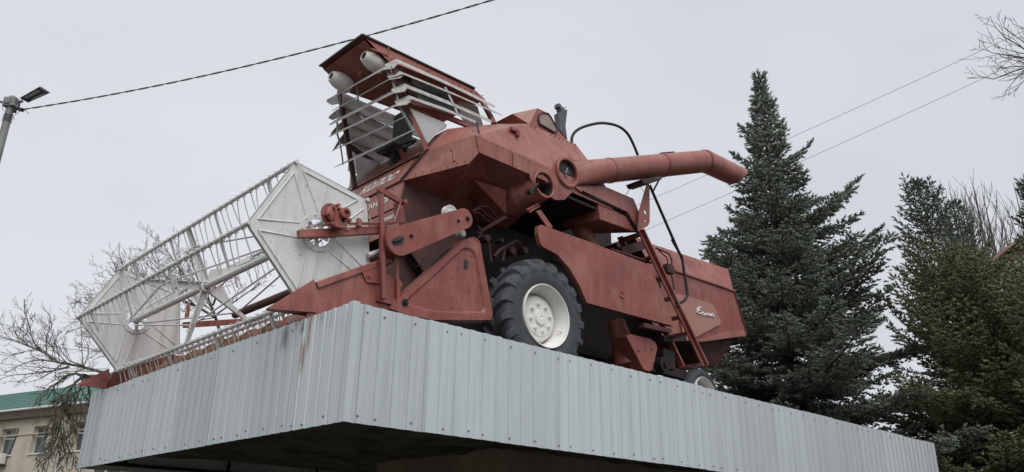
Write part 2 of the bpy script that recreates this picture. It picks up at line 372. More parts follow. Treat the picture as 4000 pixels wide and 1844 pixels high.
# ---------------------------------------------------------------- reel
RX, RZ, RR, YN, YF, PH0 = .10, .96, .785, .97, 5.97, rad(116.5)
vert = [V(RX+RR*math.cos(PH0+i*2*math.pi/5), 0, RZ+RR*math.sin(PH0+i*2*math.pi/5)) for i in range(5)]
hub = V(RX, 0, RZ)
ax = MB().tube([(RX, YN-.02, RZ), (RX, YF+.02, RZ)], .040, 14)
reel = part('reel', ax, WHITE, combine, smooth=40, label='white five-sided tined reel')
ep = MB(); c = V(RX, YN, RZ)
plate_hole(ep, [v+V(0, YN, 0) for v in vert], c, .148, .005, 40)
for i in range(5):                                      # folded rim and pressed beads
    a, b = vert[i]+V(0, YN, 0), vert[(i+1) % 5]+V(0, YN, 0)
    n_ = nrm((a+b)/2-c)
    ep.loops([[a, b, b+V(0, .035, 0), a+V(0, .035, 0)], [q-n_*.006 for q in (a, b, b+V(0, .035, 0), a+V(0, .035, 0))]])
    def loc(r, t): return c+V(r*math.cos(t), -.001, r*math.sin(t))
    t0, t1 = PH0+i*2*math.pi/5, PH0+(i+1)*2*math.pi/5
    A_ = loc(.225, t0+.36); B_ = loc(.67, t0+.085); C_ = loc(.67, t1-.085); D_ = loc(.225, t1-.36)
    ep.tube([A_, B_*.97+A_*.03, B_, B_*.97+C_*.03, C_*.97+B_*.03, C_, C_*.97+D_*.03, D_], [.006]+[.012]*6+[.006], 6)
ep.lathe(c, (0, -1, 0), [(-.002, .148), (.012, .148), (.012, .205), (-.002, .207)], 36)
for i in range(10): ep.lathe(c+V(.19*math.cos(i*.628), -.01, .19*math.sin(i*.628)), (0, -1, 0), [(0, .009), (.012, .008), (.012, 0)], 6)
panel = part('end_panel', ep, WHITE, reel, smooth=30)
p2 = MB(); p2.v = [(x, y-YN+YF-.04, z) for x, y, z in ep.v]; p2.f = ep.f
part('end_panel', p2, WHITE, reel, smooth=30)
for yy in (YN+.03, YF-.07):                              # cast star hub in each panel's hole
    st = MB(); pts = []
    for i in range(10):
        r = .15 if i % 2 == 0 else .05; t = PH0+.3+i*math.pi/5; dt = .17 if i % 2 == 0 else .2
        pts += [V(RX+r*math.cos(t-dt), yy, RZ+r*math.sin(t-dt)), V(RX+r*math.cos(t+dt), yy, RZ+r*math.sin(t+dt))]
    st.prism(pts, (0, .012, 0)); st.lathe((RX, yy-.01, RZ), (0, -1, 0), [(-.04, .06), (.03, .05), (.045, .03), (.045, 0)], 16)
    part('star_hub', st, WHITE, reel, smooth=40)
tdir = nrm(V(.42, 0, -.9)); tin = MB()
tin.tube([V(0, 0, 0), tdir*.16, tdir*.34+V(.012, 0, .004)], .0065, 5)
tin.tube([V(.034*math.cos(t), 0, .034*math.sin(t)) for t in np.linspace(-2.6, 2.6, 9)], .0055, 5)
tin_me = tin.mesh('tine', 60); fix_normals(tin_me); tin_me.materials.append(WHITE)
strp = MB(); sd_ = tdir*.30; strp.loops([[V(-.012, -.022, 0), V(.012, -.022, 0), V(.012, .022, 0), V(-.012, .022, 0)], [q+sd_ for q in (V(-.006, -.02, 0), V(.006, -.02, 0), V(.006, .02, 0), V(-.006, .02, 0))]])
strp_me = strp.mesh('tine_plate'); fix_normals(strp_me); strp_me.materials.append(WHITE)
for i in range(5):
    v = vert[i]*1.0; v = hub+(v-hub)*.985
    part('reel_bar', MB().tube([v+V(0, YN-.03, 0), v+V(0, YF+.03, 0)], .022, 10), WHITE, reel, smooth=60)
    n = 33
    for k in range(n):
        y = YN+.12+(YF-YN-.24)*k/(n-1)+rnd.uniform(-.012, .012)
        ob = link('tine', tin_me, None, reel); ob.location = (v[0], y, v[2]); ob.rotation_euler = (rnd.gauss(0, .09), rnd.gauss(0, .10), 0)
    for k in range(4):
        ob = link('tine_plate', strp_me, None, reel); ob.location = (v[0], YN+.55+(YF-YN-1.1)*k/3+.05, v[2]); ob.rotation_euler = (0, rnd.gauss(0, .04), 0)
YM = PX('4', 655, 648, RX)[1]                             # middle spider
for i in range(5):
    d_ = nrm(vert[i]-hub); q = V(-d_[2], 0, d_[0]); e = hub+(vert[i]-hub)*.985
    s = MB(); a0 = hub+d_*.045+V(0, YM, 0); e1 = e+V(0, YM, 0)
    s.prism([a0-q*.05, a0+q*.05, e1+q*.028, e1-q*.028], (0, .006, 0))
    s.prism([a0-q*.05, a0-q*.05+V(0, -.045, 0), e1-q*.028+V(0, -.03, 0), e1-q*.028], q*.005)
    if i in (3, 4): s.prism([a0+q*.05+V(0, .007, 0), a0+d_*.36+q*.04+V(0, .007, 0), a0+d_*.14+q*.15+V(0, .007, 0)], (0, .004, 0))
    part('spider_arm', s, WHITE, reel)
    side = hub+d_*.09
    rd = MB().tube([side+V(0, YF-.08, 0), hub+d_*.52+V(0, YM+.02, 0)], .011, 6)
    rd.tube([hub+d_*.52+V(0, YM-.02, 0), side+V(0, YN+.06, 0)], .011, 6)
    part('tie_rod', rd, WHITE, reel, smooth=60)
s = MB().lathe((RX, YM, RZ), (0, 1, 0), [(-.05, .05), (-.05, .08), (.05, .08), (.05, .05)], 16)
part('spider_hub', s, WHITE, reel, smooth=40)

# ---------------------------------------------------------------- header (cutting platform)
HN, HF = .90, 6.40
hd = MB()
hd.prism([(.20, HN, .03), (.30, HN, .02), (.95, HN, .10), (1.08, HN, .55), (1.10, HN, .62), (1.13, HN, .62), (1.11, HN, .52), (.99, HN, .06), (.30, HN, .005), (.20, HN, .015)], (0, HF-HN, 0))
header = part('header', hd, RED, combine, label='wide red cutting header under the reel')
w_ = MB()
top0 = PY('4', 1190, 646, HN); top1 = PY('3', 240, 705, HN); bot1 = PY('3', 185, 1010, HN)
w_.prism([V(.02, HN-.02, .02), V(1.12, HN-.02, .04), V(1.12, HN-.02, .64), V(top1[0]-.15, HN-.02, top1[2]-.1), V(top0[0], HN-.02, top0[2])], (0, .018, 0))
part('side_wall', w_, RED, header)
w2 = MB().prism([V(.0, HF, .02), V(1.12, HF, .04), V(1.12, HF, .62), V(.9, HF, .66), V(.1, HF, .36)], (0, .02, 0)); part('side_wall', w2, RED, header)
b1 = MB().bar(top0+V(0, -.02, 0), top1+V(.1, -.02, .03), .05, .07); part('side_rail', b1, RED, header, bevel=.008)
# dividers
def divider(tip, up, low, dy):
    m = MB(); a, b, c3 = [np.array(q) for q in (tip, up, low)]
    m.add([a, b, c3, b+V(.02, dy*.6, -.12), c3+V(0, dy, -.0), a+V(.03, dy*.35, .0)], [(0, 1, 2), (0, 2, 4, 5), (0, 5, 3, 1), (5, 4, 3), (1, 3, 4, 2)])
    return m
T = PY('4', 950, 757, .86); U = PY('4', 1186, 612, .86); B = PY('4', 1197, 776, .86)
part('divider', divider(T, U, B, .20), RED, header)
T = PY('7', 368, 760, 6.42); U = PY('7', 537, 678, 6.42); B = PY('7', 515, 781, 6.42)
part('divider', divider(T, U, B, -.06), RED, header)
# header auger with flight
hl = MB(); n = 14; AXc = (.70, .30)
hl.tube([(AXc[0], HN+.03, AXc[1]), (AXc[0], HF-.03, AXc[1])], .15, 16)
ha = part('header_auger', hl, RED, header, smooth=50)
fl = MB(); N = 220; pr = []; pi_ = []
for i in range(N+1):
    y = HN+.05+(HF-HN-.1)*i/N; t = (abs(y-2.6)/.55)*2*math.pi
    pr.append(V(AXc[0]+.17*math.cos(t), y, AXc[1]+.17*math.sin(t))); pi_.append(V(AXc[0]+.14*math.cos(t), y, AXc[1]+.14*math.sin(t)))
fl.loops([pi_, pr], False, False, False)
part('auger_flight', fl, RED, header)
pip = MB().tube([(1.1, HN+.05, 1.04), (1.1, 4.9, 1.04)], .055, 12); part('cross_pipe', pip, DRED, header, smooth=50)
pip = MB().tube([(1.12, HN, .63), (1.12, HF, .63)], .04, 10); part('back_beam', pip, RED, header, smooth=50)
# knife fingers: too many to pick apart
kf = MB(); y = HN+.06
kf.box((.20, (HN+HF)/2, .045), (.10, HF-HN-.05, .012))
while y < HF-.03:
    kf.add([(.17, y-.014, .035), (.17, y+.014, .035), (.17, y+.014, .065), (.17, y-.014, .065), (.06, y, .05)], [(0, 1, 4), (1, 2, 4), (2, 3, 4), (3, 0, 4)]); y += .0762
o = part('knife_finger', kf, DRED, header); o['kind'] = 'stuff'
sg = MB(); r1 = random.Random(11)
for _ in range(700):
    y = r1.uniform(1.5, 5.6); x = r1.uniform(.0, .25); l_ = r1.uniform(.08, .34)
    p = V(x, y, .04); q = p+V(r1.gauss(-.02, .05), r1.gauss(0, .06), l_*r1.uniform(.3, 1)); d2 = nrm(np.cross(q-p, V(r1.random(), r1.random(), .2)))*.0022
    sg.add([p-d2, p+d2, q], [(0, 1, 2)])
o = part('dry_straw', sg, mat('dry_straw', (.33, .25, .14), .9, 0, .3, 5), header); o['kind'] = 'stuff'
# far reel arm
fa = MB(); q0 = PY('4', 545, 838, 6.2); q1 = PY('4', 860, 818, 6.2)
fa.bar(q0, q0+(q1-q0)*1.25, .06, .085); fa.box(PY('4', 566, 770, 6.2), (.05, .05, .2))
part('reel_arm', fa, RED, combine)
# near reel arm with its sprocket drive
arm = MB(); yprism(arm, 'h', [(200, 672), (250, 668), (900, 645), (1900, 590), (1900, 735), (960, 800), (930, 815), (215, 828)], .84, .07)
reel_arm = part('reel_arm', arm, RED, combine, bevel=.006)
m = MB(); c = PY('h', 825, 395, .80); R = float(np.linalg.norm(PY('h', 825, 175, .80)-c)); pts = []; nt_ = 46
for i in range(nt_):
    for f_, r in ((0, .955), (.3, 1.03), (.5, 1.03), (.8, .955)): t = 2*math.pi*(i+f_)/nt_; pts.append(V(c[0]+R*r*math.cos(t), c[1], c[2]+R*r*math.sin(t)))
m.prism(pts, (0, .014, 0)); m.lathe(c, (0, -1, 0), [(-.05, .05), (.04, R*.72), (.055, R*.5), (.055, 0)], 20)
sp = part('drive_sprocket', m, RED, reel_arm, smooth=30)
for a, b in ((690, 380), (740, 560), (790, 255)):
    q = PY('h', a, b, .77); part('stud', MB().tube([q+V(0, .05, 0), q+V(.03, -.05, -.0)], .016, 8), RED, reel_arm)
for a, b in ((940, 215), (1115, 320), (1165, 500), (1020, 510), (940, 310)): part('stud', MB().lathe(PY('h', a, b, .75), (0, -1, 0), [(-.03, .022), (.02, .022), (.02, 0)], 6), RED, reel_arm)
m = MB(); yprism(m, 'h', [(905, 300), (940, 235), (1010, 250), (1085, 262), (1140, 350), (1150, 460), (1115, 640), (880, 600), (872, 600)], .73, .09)
m.lathe(PY('h', 1050, 375, .73), (0, -1, 0), [(0, .062), (.05, .058), (.055, .03), (.03, .028), (.03, 0)], 16)
m.tube([PY('h', 885, 605, .72), PY('h', 1145, 680, .72)], .014, 8); m.box(PY('h', 1110, 670, .72), (.05, .04, .03))
part('gear_housing', m, RED, reel_arm, smooth=30)
m = MB().tube([PY('h', 1140, 555, .80), PY('h', 1990, 540, .80)], .011, 8); m.box(PY('h', 1345, 560, .80), (.05, .05, .07)); m.box(PY('h', 1340, 505, .80), (.035, .04, .05))
m.tube([PY('h', 1150, 590, .86), PY('h', 1990, 570, .86)], .008, 6)
part('control_rod', m, RED, reel_arm, smooth=40)
# lever frame at the header's corner
m = MB(); m.bar(PY('3', 232, 245, .80), PY('3', 250, 965, .80), .05, .05, (0, 1, 0)); part('header_post', m, RED, header, bevel=.006)
m = MB(); m.bar(PY('3', 228, 240, .84), PY('3', 365, 320, .95), .035, .06); m.tube([PY('3', 365, 325, .93), PY('3', 320, 460, .88)], .014, 8); m.lathe(PY('3', 228, 240, .79), (0, -1, 0), [(-.03, .035), (.03, .035), (.03, 0)], 10); m.lathe(PY('3', 385, 322, .9), (0, -1, 0), [(-.05, .025), (.04, .025), (.04, 0)], 10)
yprism(m, 'L', [(730, 690), (870, 700), (930, 1040), (760, 1060)], 1.0, .015)
part('lever', m, RED, header, smooth=30)
m = MB().bar(PY('c', 443, 420, .86), PY('c', 450, 960, .86), .035, .035, (0, 1, 0)); m.box(PY('c', 330, 975, .9), (.32, .1, .07)); part('header_post', m, RED, header)
m = MB(); yprism(m, 'c', [(35, 612), (280, 545), (285, 770), (100, 750)], .86, .02); m.lathe(PY('c', 120, 680, .86), (0, -1, 0), [(0, .03), (.006, .03), (.006, .014), (.02, .014), (.02, 0)], 10); part('corner_bracket', m, RED, header)
m = MB().tube([PY('c', 110, 440, .93), PY('c', 290, 375, .93)], .03, 10); part('white_pipe', m, WHITE, header, smooth=40)

# ---------------------------------------------------------------- drive covers on the near side
def stadium(k, c0, r0, c1, r1, y):
    A, B_ = PY(k, *c0, y), PY(k, *c1, y); ra = np.linalg.norm(PY(k, c0[0], c0[1]-r0, y)-A); rb = np.linalg.norm(PY(k, c1[0], c1[1]-r1, y)-B_)
    d = math.atan2(B_[2]-A[2], B_[0]-A[0]); L_ = math.hypot(B_[2]-A[2], B_[0]-A[0]); ph = math.acos((ra-rb)/L_)
    P = [V(A[0]+ra*math.cos(t), y, A[2]+ra*math.sin(t)) for t in np.linspace(d+ph, d+2*math.pi-ph, 18)]
    P += [V(B_[0]+rb*math.cos(t), y, B_[2]+rb*math.sin(t)) for t in np.linspace(d-ph, d+ph, 14)]
    return P, A, B_
P, A_, B_ = stadium('3', (352, 582), 96, (790, 428), 64, .72)
m = MB(); embossed(m, P, .13, [(.985, -.008)])
cv = part('chain_cover', m, RED, combine, smooth=30, label='long round-ended chain cover')
sl = [PY('c', a, b, .708) for a, b in ((400, 245), (490, 210), (515, 212), (530, 235), (530, 275), (515, 298), (440, 325), (415, 325), (395, 305), (388, 275))]
m = MB().prism(sl, (0, .004, 0)); part('slot', m, BLACK, cv)
part('shaft_end', MB().tube([PY('c', 415, 280, .70), PY('c', 505, 245, .69)], .016, 8), GRIME, cv)
for a, b, r in ((612, 215, .024), (1158, 40, .02), (1265, 15, .03), (440, 270, .022)): part('bolt', MB().lathe(PY('c', a, b, .712), (0, -1, 0), [(0, r), (.008, r), (.008, r*.55), (.028, r*.5), (.028, 0)], 8), GRIME, cv)
tri = [(345, 1055), (470, 935), (690, 745), (960, 500), (1225, 258), (1262, 245), (1335, 255), (1395, 300), (1425, 370), (1490, 730), (1558, 1110), (1555, 1160), (1530, 1192), (1200, 1195), (850, 1190), (560, 1130)]
P = yp('c', tri, .84); m = MB(); embossed(m, P, .16, [(.99, -.006), (.80, -.006), (.745, .016)])
tc_ = part('triangular_guard', m, RED, combine, smooth=25, label='large pressed triangular belt guard')
m = MB().prism([PY('c', a, b, .85) for a, b in ((1228, 510), (1235, 490), (1255, 487), (1270, 505), (1272, 575), (1262, 595), (1240, 595), (1228, 575))], (0, -.006, 0)); part('slot', m, BLACK, tc_)
m = MB().lathe(PY('c', 540, 985, .832), (0, -1, 0), [(0, .045), (.008, .045), (.012, .03), (.008, .02), (.03, .015), (.03, 0)], 10); part('bolt', m, GRIME, tc_)
# pulleys and belts behind the guards
for (k, a, b, r, y, mt) in (('c', 1330, 330, 95, 1.05, RED), ('3', 690, 395, 50, .95, WHITE), ('c', 1185, 190, 45, .98, SLAT)):
    c = PY(k, a, b, y); R = float(np.linalg.norm(PY(k, a, b-r, y)-c))
    m = MB().lathe(c, (0, -1, 0), [(-.04, .03), (-.04, R), (-.02, R), (-.005, R*.9), (.01, R), (.03, R), (.03, R*.85), (.01, R*.5), (.02, .05), (.05, .04), (.05, 0)], 28)
    part('pulley', m, mt, combine, smooth=35)
m = MB().tube([PY('c', a, b, .95) for a, b in ((780, 660), (850, 570), (960, 450), (1060, 370), (1200, 300))], .018, 6); part('drive_chain', m, GRIME, combine, smooth=60)
for pts, y, r in (([(600, 470), (610, 540), (670, 575), (730, 540), (740, 470)], 1.05, .007), ([(720, 560), (760, 680), (700, 760)], 1.1, .007)):
    part('hose', MB().tube([PY('c', a, b, y) for a, b in pts], r, 6), BLACK, combine, smooth=60)

# ---------------------------------------------------------------- threshing body
YB = 1.75; YB2 = 2*YC-YB
def body_prism(mb, prof, ya=YB, yb=YB2): return mb.prism([V(x, ya, z) for x, z in prof], (0, yb-ya, 0))
m = MB(); body_prism(m, [(1.9, 1.95), (1.9, 2.4), (4.9, 2.4), (5.2, 2.25), (7.4, 2.2), (7.4, 1.2), (6.4, .62), (4.6, .55), (2.9, .62), (2.35, .95), (2.0, 1.55)], 2.12, 2*YC-2.12)
body = part('threshing_body', m, GRIME, combine)
m = MB(); body_prism(m, [(1.66, 1.6), (1.66, 2.33), (2.5, 2.33), (2.75, 1.9), (2.75, .9), (2.35, .95), (1.75, 1.5)], YB, YB+.03); part('side_plate', m, DRED, combine)
m = MB(); body_prism(m, [(1.66, 1.6), (1.66, 2.33), (2.5, 2.33), (2.75, 1.9), (2.75, .9), (2.35, .95), (1.75, 1.5)], YB2-.03, YB2); part('side_plate', m, DRED, combine)
m = MB().prism([(1.0, 1.9, .10), (1.0, 1.9, .62), (1.9, 1.9, 1.40), (2.6, 1.9, 1.45), (2.6, 1.9, .72), (1.6, 1.9, .42)], (0, 1.4, 0)); part('feeder_house', m, DRED, combine, bevel=.01)
m = MB().box((5.5, YC+.1, 2.55), (1.5, 1.1, .9)); m.box((5.4, YC, 3.05), (.9, .7, .2)); part('engine', m, GRIME, combine, bevel=.03)
# clutter on the shaded side of the body: rods, hydraulic lines, brackets
m = MB()
for pts, r in (([(480, 830), (560, 740), (800, 600)], .028), ([(820, 580), (890, 720)], .02), ([(230, 470), (400, 590), (440, 900)], .022), ([(610, 900), (640, 720), (690, 690)], .02), ([(250, 380), (300, 470), (260, 560)], .02)):
    m.tube([PY('2', 0, 0, 1)*0+PP('p', 1800+a*.2694, 780+b*.2694, (0, 1.62, 0), (0, 1, 0)) for a, b in pts], r, 7)
for a, b, r in ((930, 735, .05), (750, 740, .06), (590, 590, .03), (380, 560, .05)):
    m.lathe(PP('p', 1800+a*.2694, 780+b*.2694, (0, 1.6, 0), (0, 1, 0)), (0, -1, 0), [(-.12, r), (.02, r), (.02, 0)], 10)
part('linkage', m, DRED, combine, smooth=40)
for pts in ([(170, 165), (300, 90), (400, 110), (540, 280)], [(170, 175), (280, 130), (400, 250), (500, 300)], [(190, 200), (260, 195), (420, 330)]):
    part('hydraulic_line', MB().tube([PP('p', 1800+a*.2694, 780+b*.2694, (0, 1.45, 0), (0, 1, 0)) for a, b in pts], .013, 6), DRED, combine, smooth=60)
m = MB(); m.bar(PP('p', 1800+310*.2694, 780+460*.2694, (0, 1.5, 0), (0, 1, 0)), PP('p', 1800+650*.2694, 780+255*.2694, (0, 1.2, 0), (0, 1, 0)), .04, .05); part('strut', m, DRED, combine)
# chassis and front axle
m = MB(); m.box((3.54, YC, .80), (.30, 2.6, .30)); m.box((8.35, YC, .52), (.16, 1.4, .16))
m.box((5.6, 1.95, .78), (4.6, .12, .16)); m.box((5.6, 3.15, .78), (4.6, .12, .16))
part('chassis', m, GRIME, combine, bevel=.01)
# lettered front panels
up0, up1 = V(1.66, 0, 2.355), V(1.83, 0, 2.73)
F = MB()
ycuts = np.linspace(YB+.005, YB2, 9)
prof = [(1.60, 1.955), (1.645, 2.30), (1.665, 2.36), (1.72, 2.52), (1.80, 2.68), (1.90, 2.76), (1.90, 2.70), (1.74, 2.5), (1.69, 2.34), (1.62, 1.955)]
body_prism(F, prof, YB-.01, YB2)
front = part('front_panel', F, RED2, combine, smooth=30, label='rounded front panel under the cab with white lettering')
m = MB(); body_prism(m, [(1.60, 1.62), (1.60, 1.93), (1.64, 1.93), (1.64, 1.62)], YB-.01, YB2); lowp = part('lower_front_panel', m, RED2, combine)
m = MB().bar(V(1.648, YB-.012, 2.335), V(1.648, YB2, 2.335), .012, .012); part('panel_seam', m, DRED, front)
nl = nrm(np.cross(V(0, 1, 0), V(1.80-1.665, 0, 2.68-2.36))); nl = nl if nl[0] < 0 else -nl
PPu = lambda a, b: PP('L', a, b, (1.665, 0, 2.36), nl)
text_quad('КОЛОС', PPu(105, 585), PPu(715, 285), PPu(245, 400), PPu(880, 105), nl*.012, LETTER, front)
nl2 = nrm(V(-.345, 0, .045)); PP2 = lambda a, b: PP('L', a, b, (1.60, 0, 1.955), nl2)
text_quad('ТАГАНРОГ', PP2(60, 925), PP2(660, 665), PP2(85, 815), PP2(680, 560), nl2*.008, LETTER, front)
PP3 = lambda a, b: PP('L', a, b, (1.60, 0, 1.7), V(-1, 0, 0))
text_quad('100001', PP3(500, 1055), PP3(745, 960), PP3(515, 985), PP3(765, 880), V(-.006, 0, 0), LETTER, lowp)
# ---------------------------------------------------------------- grain tank
V1 = PY('1', 670, 1110, YB); V2 = PY('1', 1155, 985, 1.02); V3 = PY('1', 1200, 782, 1.02); V5 = PY('1', 1225, 908, 1.02); V4 = PY('1', 858, 890, 1.5)
VR = V(4.95, 1.02, 2.94); VRl = V(4.95, 1.02, 2.70); V7 = PY('2', 320, 165, 1.35); V8 = PY('2', 690, 322, 1.35); V9 = PY('2', 775, 432, 1.30)
L1, L2, L0 = V(2.5, YB+.2, 2.22), V(4.95, YB+.2, 2.30), V(1.72, YB, 2.05)
T_ = MB(); pts = [V1, V2, V3, V4, V5, VR, VRl, V7, V8, V9, L0, L1, L2, PY('1', 1000, 738, 1.56), PY('1', 1140, 722, 1.60), PY('1', 1340, 703, 1.66)]
allp = pts+[mir(p) for p in pts]; n = len(pts); fs = []
for tri_ in [(0, 1, 2, 3), (1, 4, 2), (4, 6, 5, 2), (2, 5, 9, 8, 7), (3, 2, 13), (13, 2, 14), (14, 2, 7, 15)]:
    fs.append(tri_); fs.append(tuple(i+n for i in reversed(tri_)))
fs += [(3, 13, 13+n, 3+n), (13, 14, 14+n, 13+n), (14, 15, 15+n, 14+n), (15, 7, 7+n, 15+n), (7, 8, 8+n, 7+n), (8, 9, 9+n, 8+n), (9, 5, 5+n, 9+n)]
T_.add(allp, fs)
tank = part('grain_tank', T_, RED2, combine, label='angular red grain tank behind the cab')
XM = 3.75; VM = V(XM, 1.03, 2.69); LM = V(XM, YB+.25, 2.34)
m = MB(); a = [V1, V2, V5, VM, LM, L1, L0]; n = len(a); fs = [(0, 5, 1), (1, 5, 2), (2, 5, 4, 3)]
m.add(a+[mir(p) for p in a], fs+[tuple(i+n for i in reversed(f_)) for f_ in fs]+[(5, 4, 4+n, 5+n), (0, 0+n, 5+n, 5), (3, 4, 4+n, 3+n)]); part('hopper_bottom', m, RED, tank)  # darker red than the tank puts the underside's shade into the colour
m = MB().prism([V(XM+.02, 1.06, 2.62), V(4.93, 1.06, 2.62), V(4.93, 2*YC-1.06, 2.62), V(XM+.02, 2*YC-1.06, 2.62)], (0, 0, .04)); part('engine_bay_dark_panel', m, GRIME, tank)  # near-black panel stands in for the shade of the open engine bay
m = MB().prism([V3+V(0, -.012, 0), VR+V(0, -.012, 0), VRl+V(0, -.012, 0), V5+V(0, -.012, 0)], (0, .01, 0)); part('side_band', m, RED2, tank)
part('seam', MB().bar(PY('2', 200, 392, 1.005), PY('2', 206, 495, 1.005), .008, .008, (0, 1, 0)), DRED, tank); part('seam', MB().bar(V1+V(-.01, -.01, .01), V4+V(-.01, -.01, .01), .03, .02), GRIME, tank)
m = MB()
for a, b in ((215, 215),): c = PY('2', a, b, 1.17); m.box(c, (.14, .05, .05)); m.box(c+V(.04, -.03, -.05), (.05, .05, .08))
part('catch', m, RED, tank); part('hook', MB().tube([PY('1', 1030, 890, 1.15), PY('1', 1040, 885, 1.08), PY('1', 1050, 970, 1.05)], .02, 6), RED, tank)
m = MB()
for a, b in ((1185, 755), (1210, 690)):
    m.tube([PY('1', a, b, 1.25), PY('1', a+25, b+110, 1.02)], .012, 6)
part('stay_rod', m, GRIME, tank)
D0 = PY('2', 330, 168, 1.42); D1 = PY('2', 395, 45, 1.42); D2 = PY('2', 470, 80, 1.42); D3 = PY('2', 560, 225, 1.42); D4 = PY('2', 625, 292, 1.42); G = PY('2', 60, 160, 2.0); 
G0, G1 = V(G[0], 1.6, G[2]), V(G[0], 2*YC-1.6, G[2])
dm = MB(); a = [D0, D1, D2, D3, D4]; b = [mir(p) for p in a]
dm.add(a+b+[G0, G1], [(0, 1, 2, 3, 4), (9, 8, 7, 6, 5), (1, 6, 7, 2), (2, 7, 8, 3), (3, 8, 9, 4), (10, 11, 6, 1), (10, 1, 0), (11, 5, 6), (0, 4, 9, 5), (10, 0, 5, 11)])
dome = part('tank_hood', dm, RED2, combine)
m = MB().prism(yp('2', [(405, 125), (412, 95), (432, 80), (478, 86), (500, 115), (552, 212), (530, 234), (412, 165)], 1.405), (0, .012, 0)); part('hood_window', m, mat('dusty_mesh_window', (.27, .215, .195), .5, 0, .15, 9), dome, bevel=.004)
m = MB()
P = yp('2', [(405, 125), (412, 95), (432, 80), (478, 86), (500, 115), (552, 212), (530, 234), (412, 165)], 1.40)
for p_, q_ in zip(P, P[1:]+P[:1]): m.tube([p_, q_], .013, 6)
part('window_seal', m, DRED, dome)
m = MB(); yprism(m, '2', [(557, 80), (580, 75), (575, 45), (560, 30), (560, 5), (580, 20), (590, 40), (622, 35), (600, 50), (626, 60), (612, 180), (626, 288), (570, 215)], 2.0, .10)
part('exhaust_stack', m, mat('dark_grey_metal', (.10, .11, .125), .6, .3, .2, 8), combine)

# ---------------------------------------------------------------- unloading auger
ya = 1.0
A0 = PY('2', 95, 790, 1.70); A1 = PY('2', 250, 735, 1.40); A2 = PY('2', 432, 645, 1.02)
m = MB().tube([A0, A1, A2], [.25, .24, .205], 24, cap=False)
for t in (.1, .42, .47): c = A0+(A2-A0)*t; m.tube([c, c+nrm(A2-A0)*.025], .258-.02*t, 24)
lowtube = part('unloading_auger', m, RED, combine, smooth=35, label='folded grain unloading tube with open elbow')
m = MB(); Hc = PY('2', 440, 640, ya)
plate_hole(m, yp('2', [(460, 555), (605, 752), (540, 755), (425, 698), (350, 608), (335, 560), (365, 543)], ya), Hc, .172, .03); part('lower_flange', m, RED, lowtube)
m = MB(); m.loops([circle_pts(Hc+V(0, .002, 0), .165, 24), [q+(A1-A2)*.8 for q in circle_pts(Hc+V(0, .002, 0), .17, 24)]], True, False, True); part('elbow_bore', m, GRIME, lowtube, smooth=40)
m = MB(); ring = circle_pts(Hc+V(0, -.015, 0), .185, 30); m.tube(ring+ring[:1], .014, 6, cap=False); part('elbow_rim', m, RED2, lowtube, smooth=60)
m = MB().tube([PY('2', 340, 690, .97), PY('2', 400, 630, .93)], .022, 8); m.lathe(PY('2', 335, 690, .97), (0, -1, 0), [(-.03, .04), (.03, .04), (.03, 0)], 8)
part('drive_coupling', m, GRIME, lowtube, smooth=40); part('drive_coupling', MB().tube([PY('2', 420, 660, 1.1), PY('2', 465, 615, .98)], .02, 8), GRIME, lowtube, smooth=40)
C0 = PY('2', 620, 545, ya)
m = MB(); plate_hole(m, yp('2', [(460, 555), (590, 428), (640, 418), (690, 455), (728, 560), (705, 650), (605, 752)], ya-.002), C0+V(0, -.002, 0), .188, .03); m.lathe(C0, (0, -1, 0), [(0, .188), (.035, .190), (.04, .212), (.03, .232), (-.02, .235)], 36); part('upper_flange', m, RED, lowtube, smooth=35)
E1 = PY('2', 805, 540, .965); E2 = PY('2', 945, 528, .93); EB = PY('2', 1690, 455, .60); EE = PY('2', 1942, 574, .55)
tdir_ = nrm(EB-E2)
def oblique(c, t, r, n=24, tilt=None):
    t = nrm(t); u = nrm(np.cross(t, V(0, 0, 1))); q = np.cross(u, t)
    P = [c+r*(math.cos(2*math.pi*i/n)*u+math.sin(2*math.pi*i/n)*q) for i in range(n)]
    if tilt is not None:
        tilt = nrm(tilt); P = [p-t*np.dot(p-c, tilt)/np.dot(t, tilt) for p in P]
    return P
rt = .187; bis = nrm(tdir_+nrm(EE-EB))
rings = [circle_pts(C0+V(0, .01, 0), .193, 28), oblique(E1, nrm(tdir_+V(0, .25, 0)), rt*.99, 28), oblique(E2, tdir_, rt, 28)]
rings += [oblique(EB, tdir_, rt, 28, bis)]
m = MB(); m.loops(rings, True, False, False); up = part('outlet_tube', m, RED2, lowtube, smooth=35)
m = MB(); inner = [[C0+(p-C0)*.90 for p in rings[0]], [C0+V(.01, .012, 0)+(p-C0)*.88 for p in rings[0]]]
m.loops(inner, True, False, True); part('tube_bore_shade', m, GRIME, lowtube, smooth=40)  # shallow cup, its black standing in for the shade inside the tube
m = MB(); m.tube([C0+V(-.05, -.03, -.01), C0+V(.07, .03, .02)], .024, 8); m.bar(C0+V(-.03, -.005, -.075), C0+V(.0, -.005, .075), .022, .022, (1, 0, 0)); part('auger_shaft', m, CHROME, lowtube)
for t in (.0, .52, .985):
    m = MB(); c = E2+(EB-E2)*t; m.tube([c, c+tdir_*.03], rt+.008, 28); part('tube_band', m, RED, lowtube, smooth=40)
e1 = oblique(EB, nrm(EE-EB), rt+.004, 28, bis); e2 = oblique(EE, nrm(EE-EB), rt*.98, 28, nrm(V(1, 0, -.75)))
m = MB(); m.loops([e1, e2], True, False, False); m.loops([[EB+(p-EB)*.97 for p in e1], [EE+(p-EE)*.96 for p in e2]], True, False, False); part('spout', m, RED2, lowtube, smooth=35)
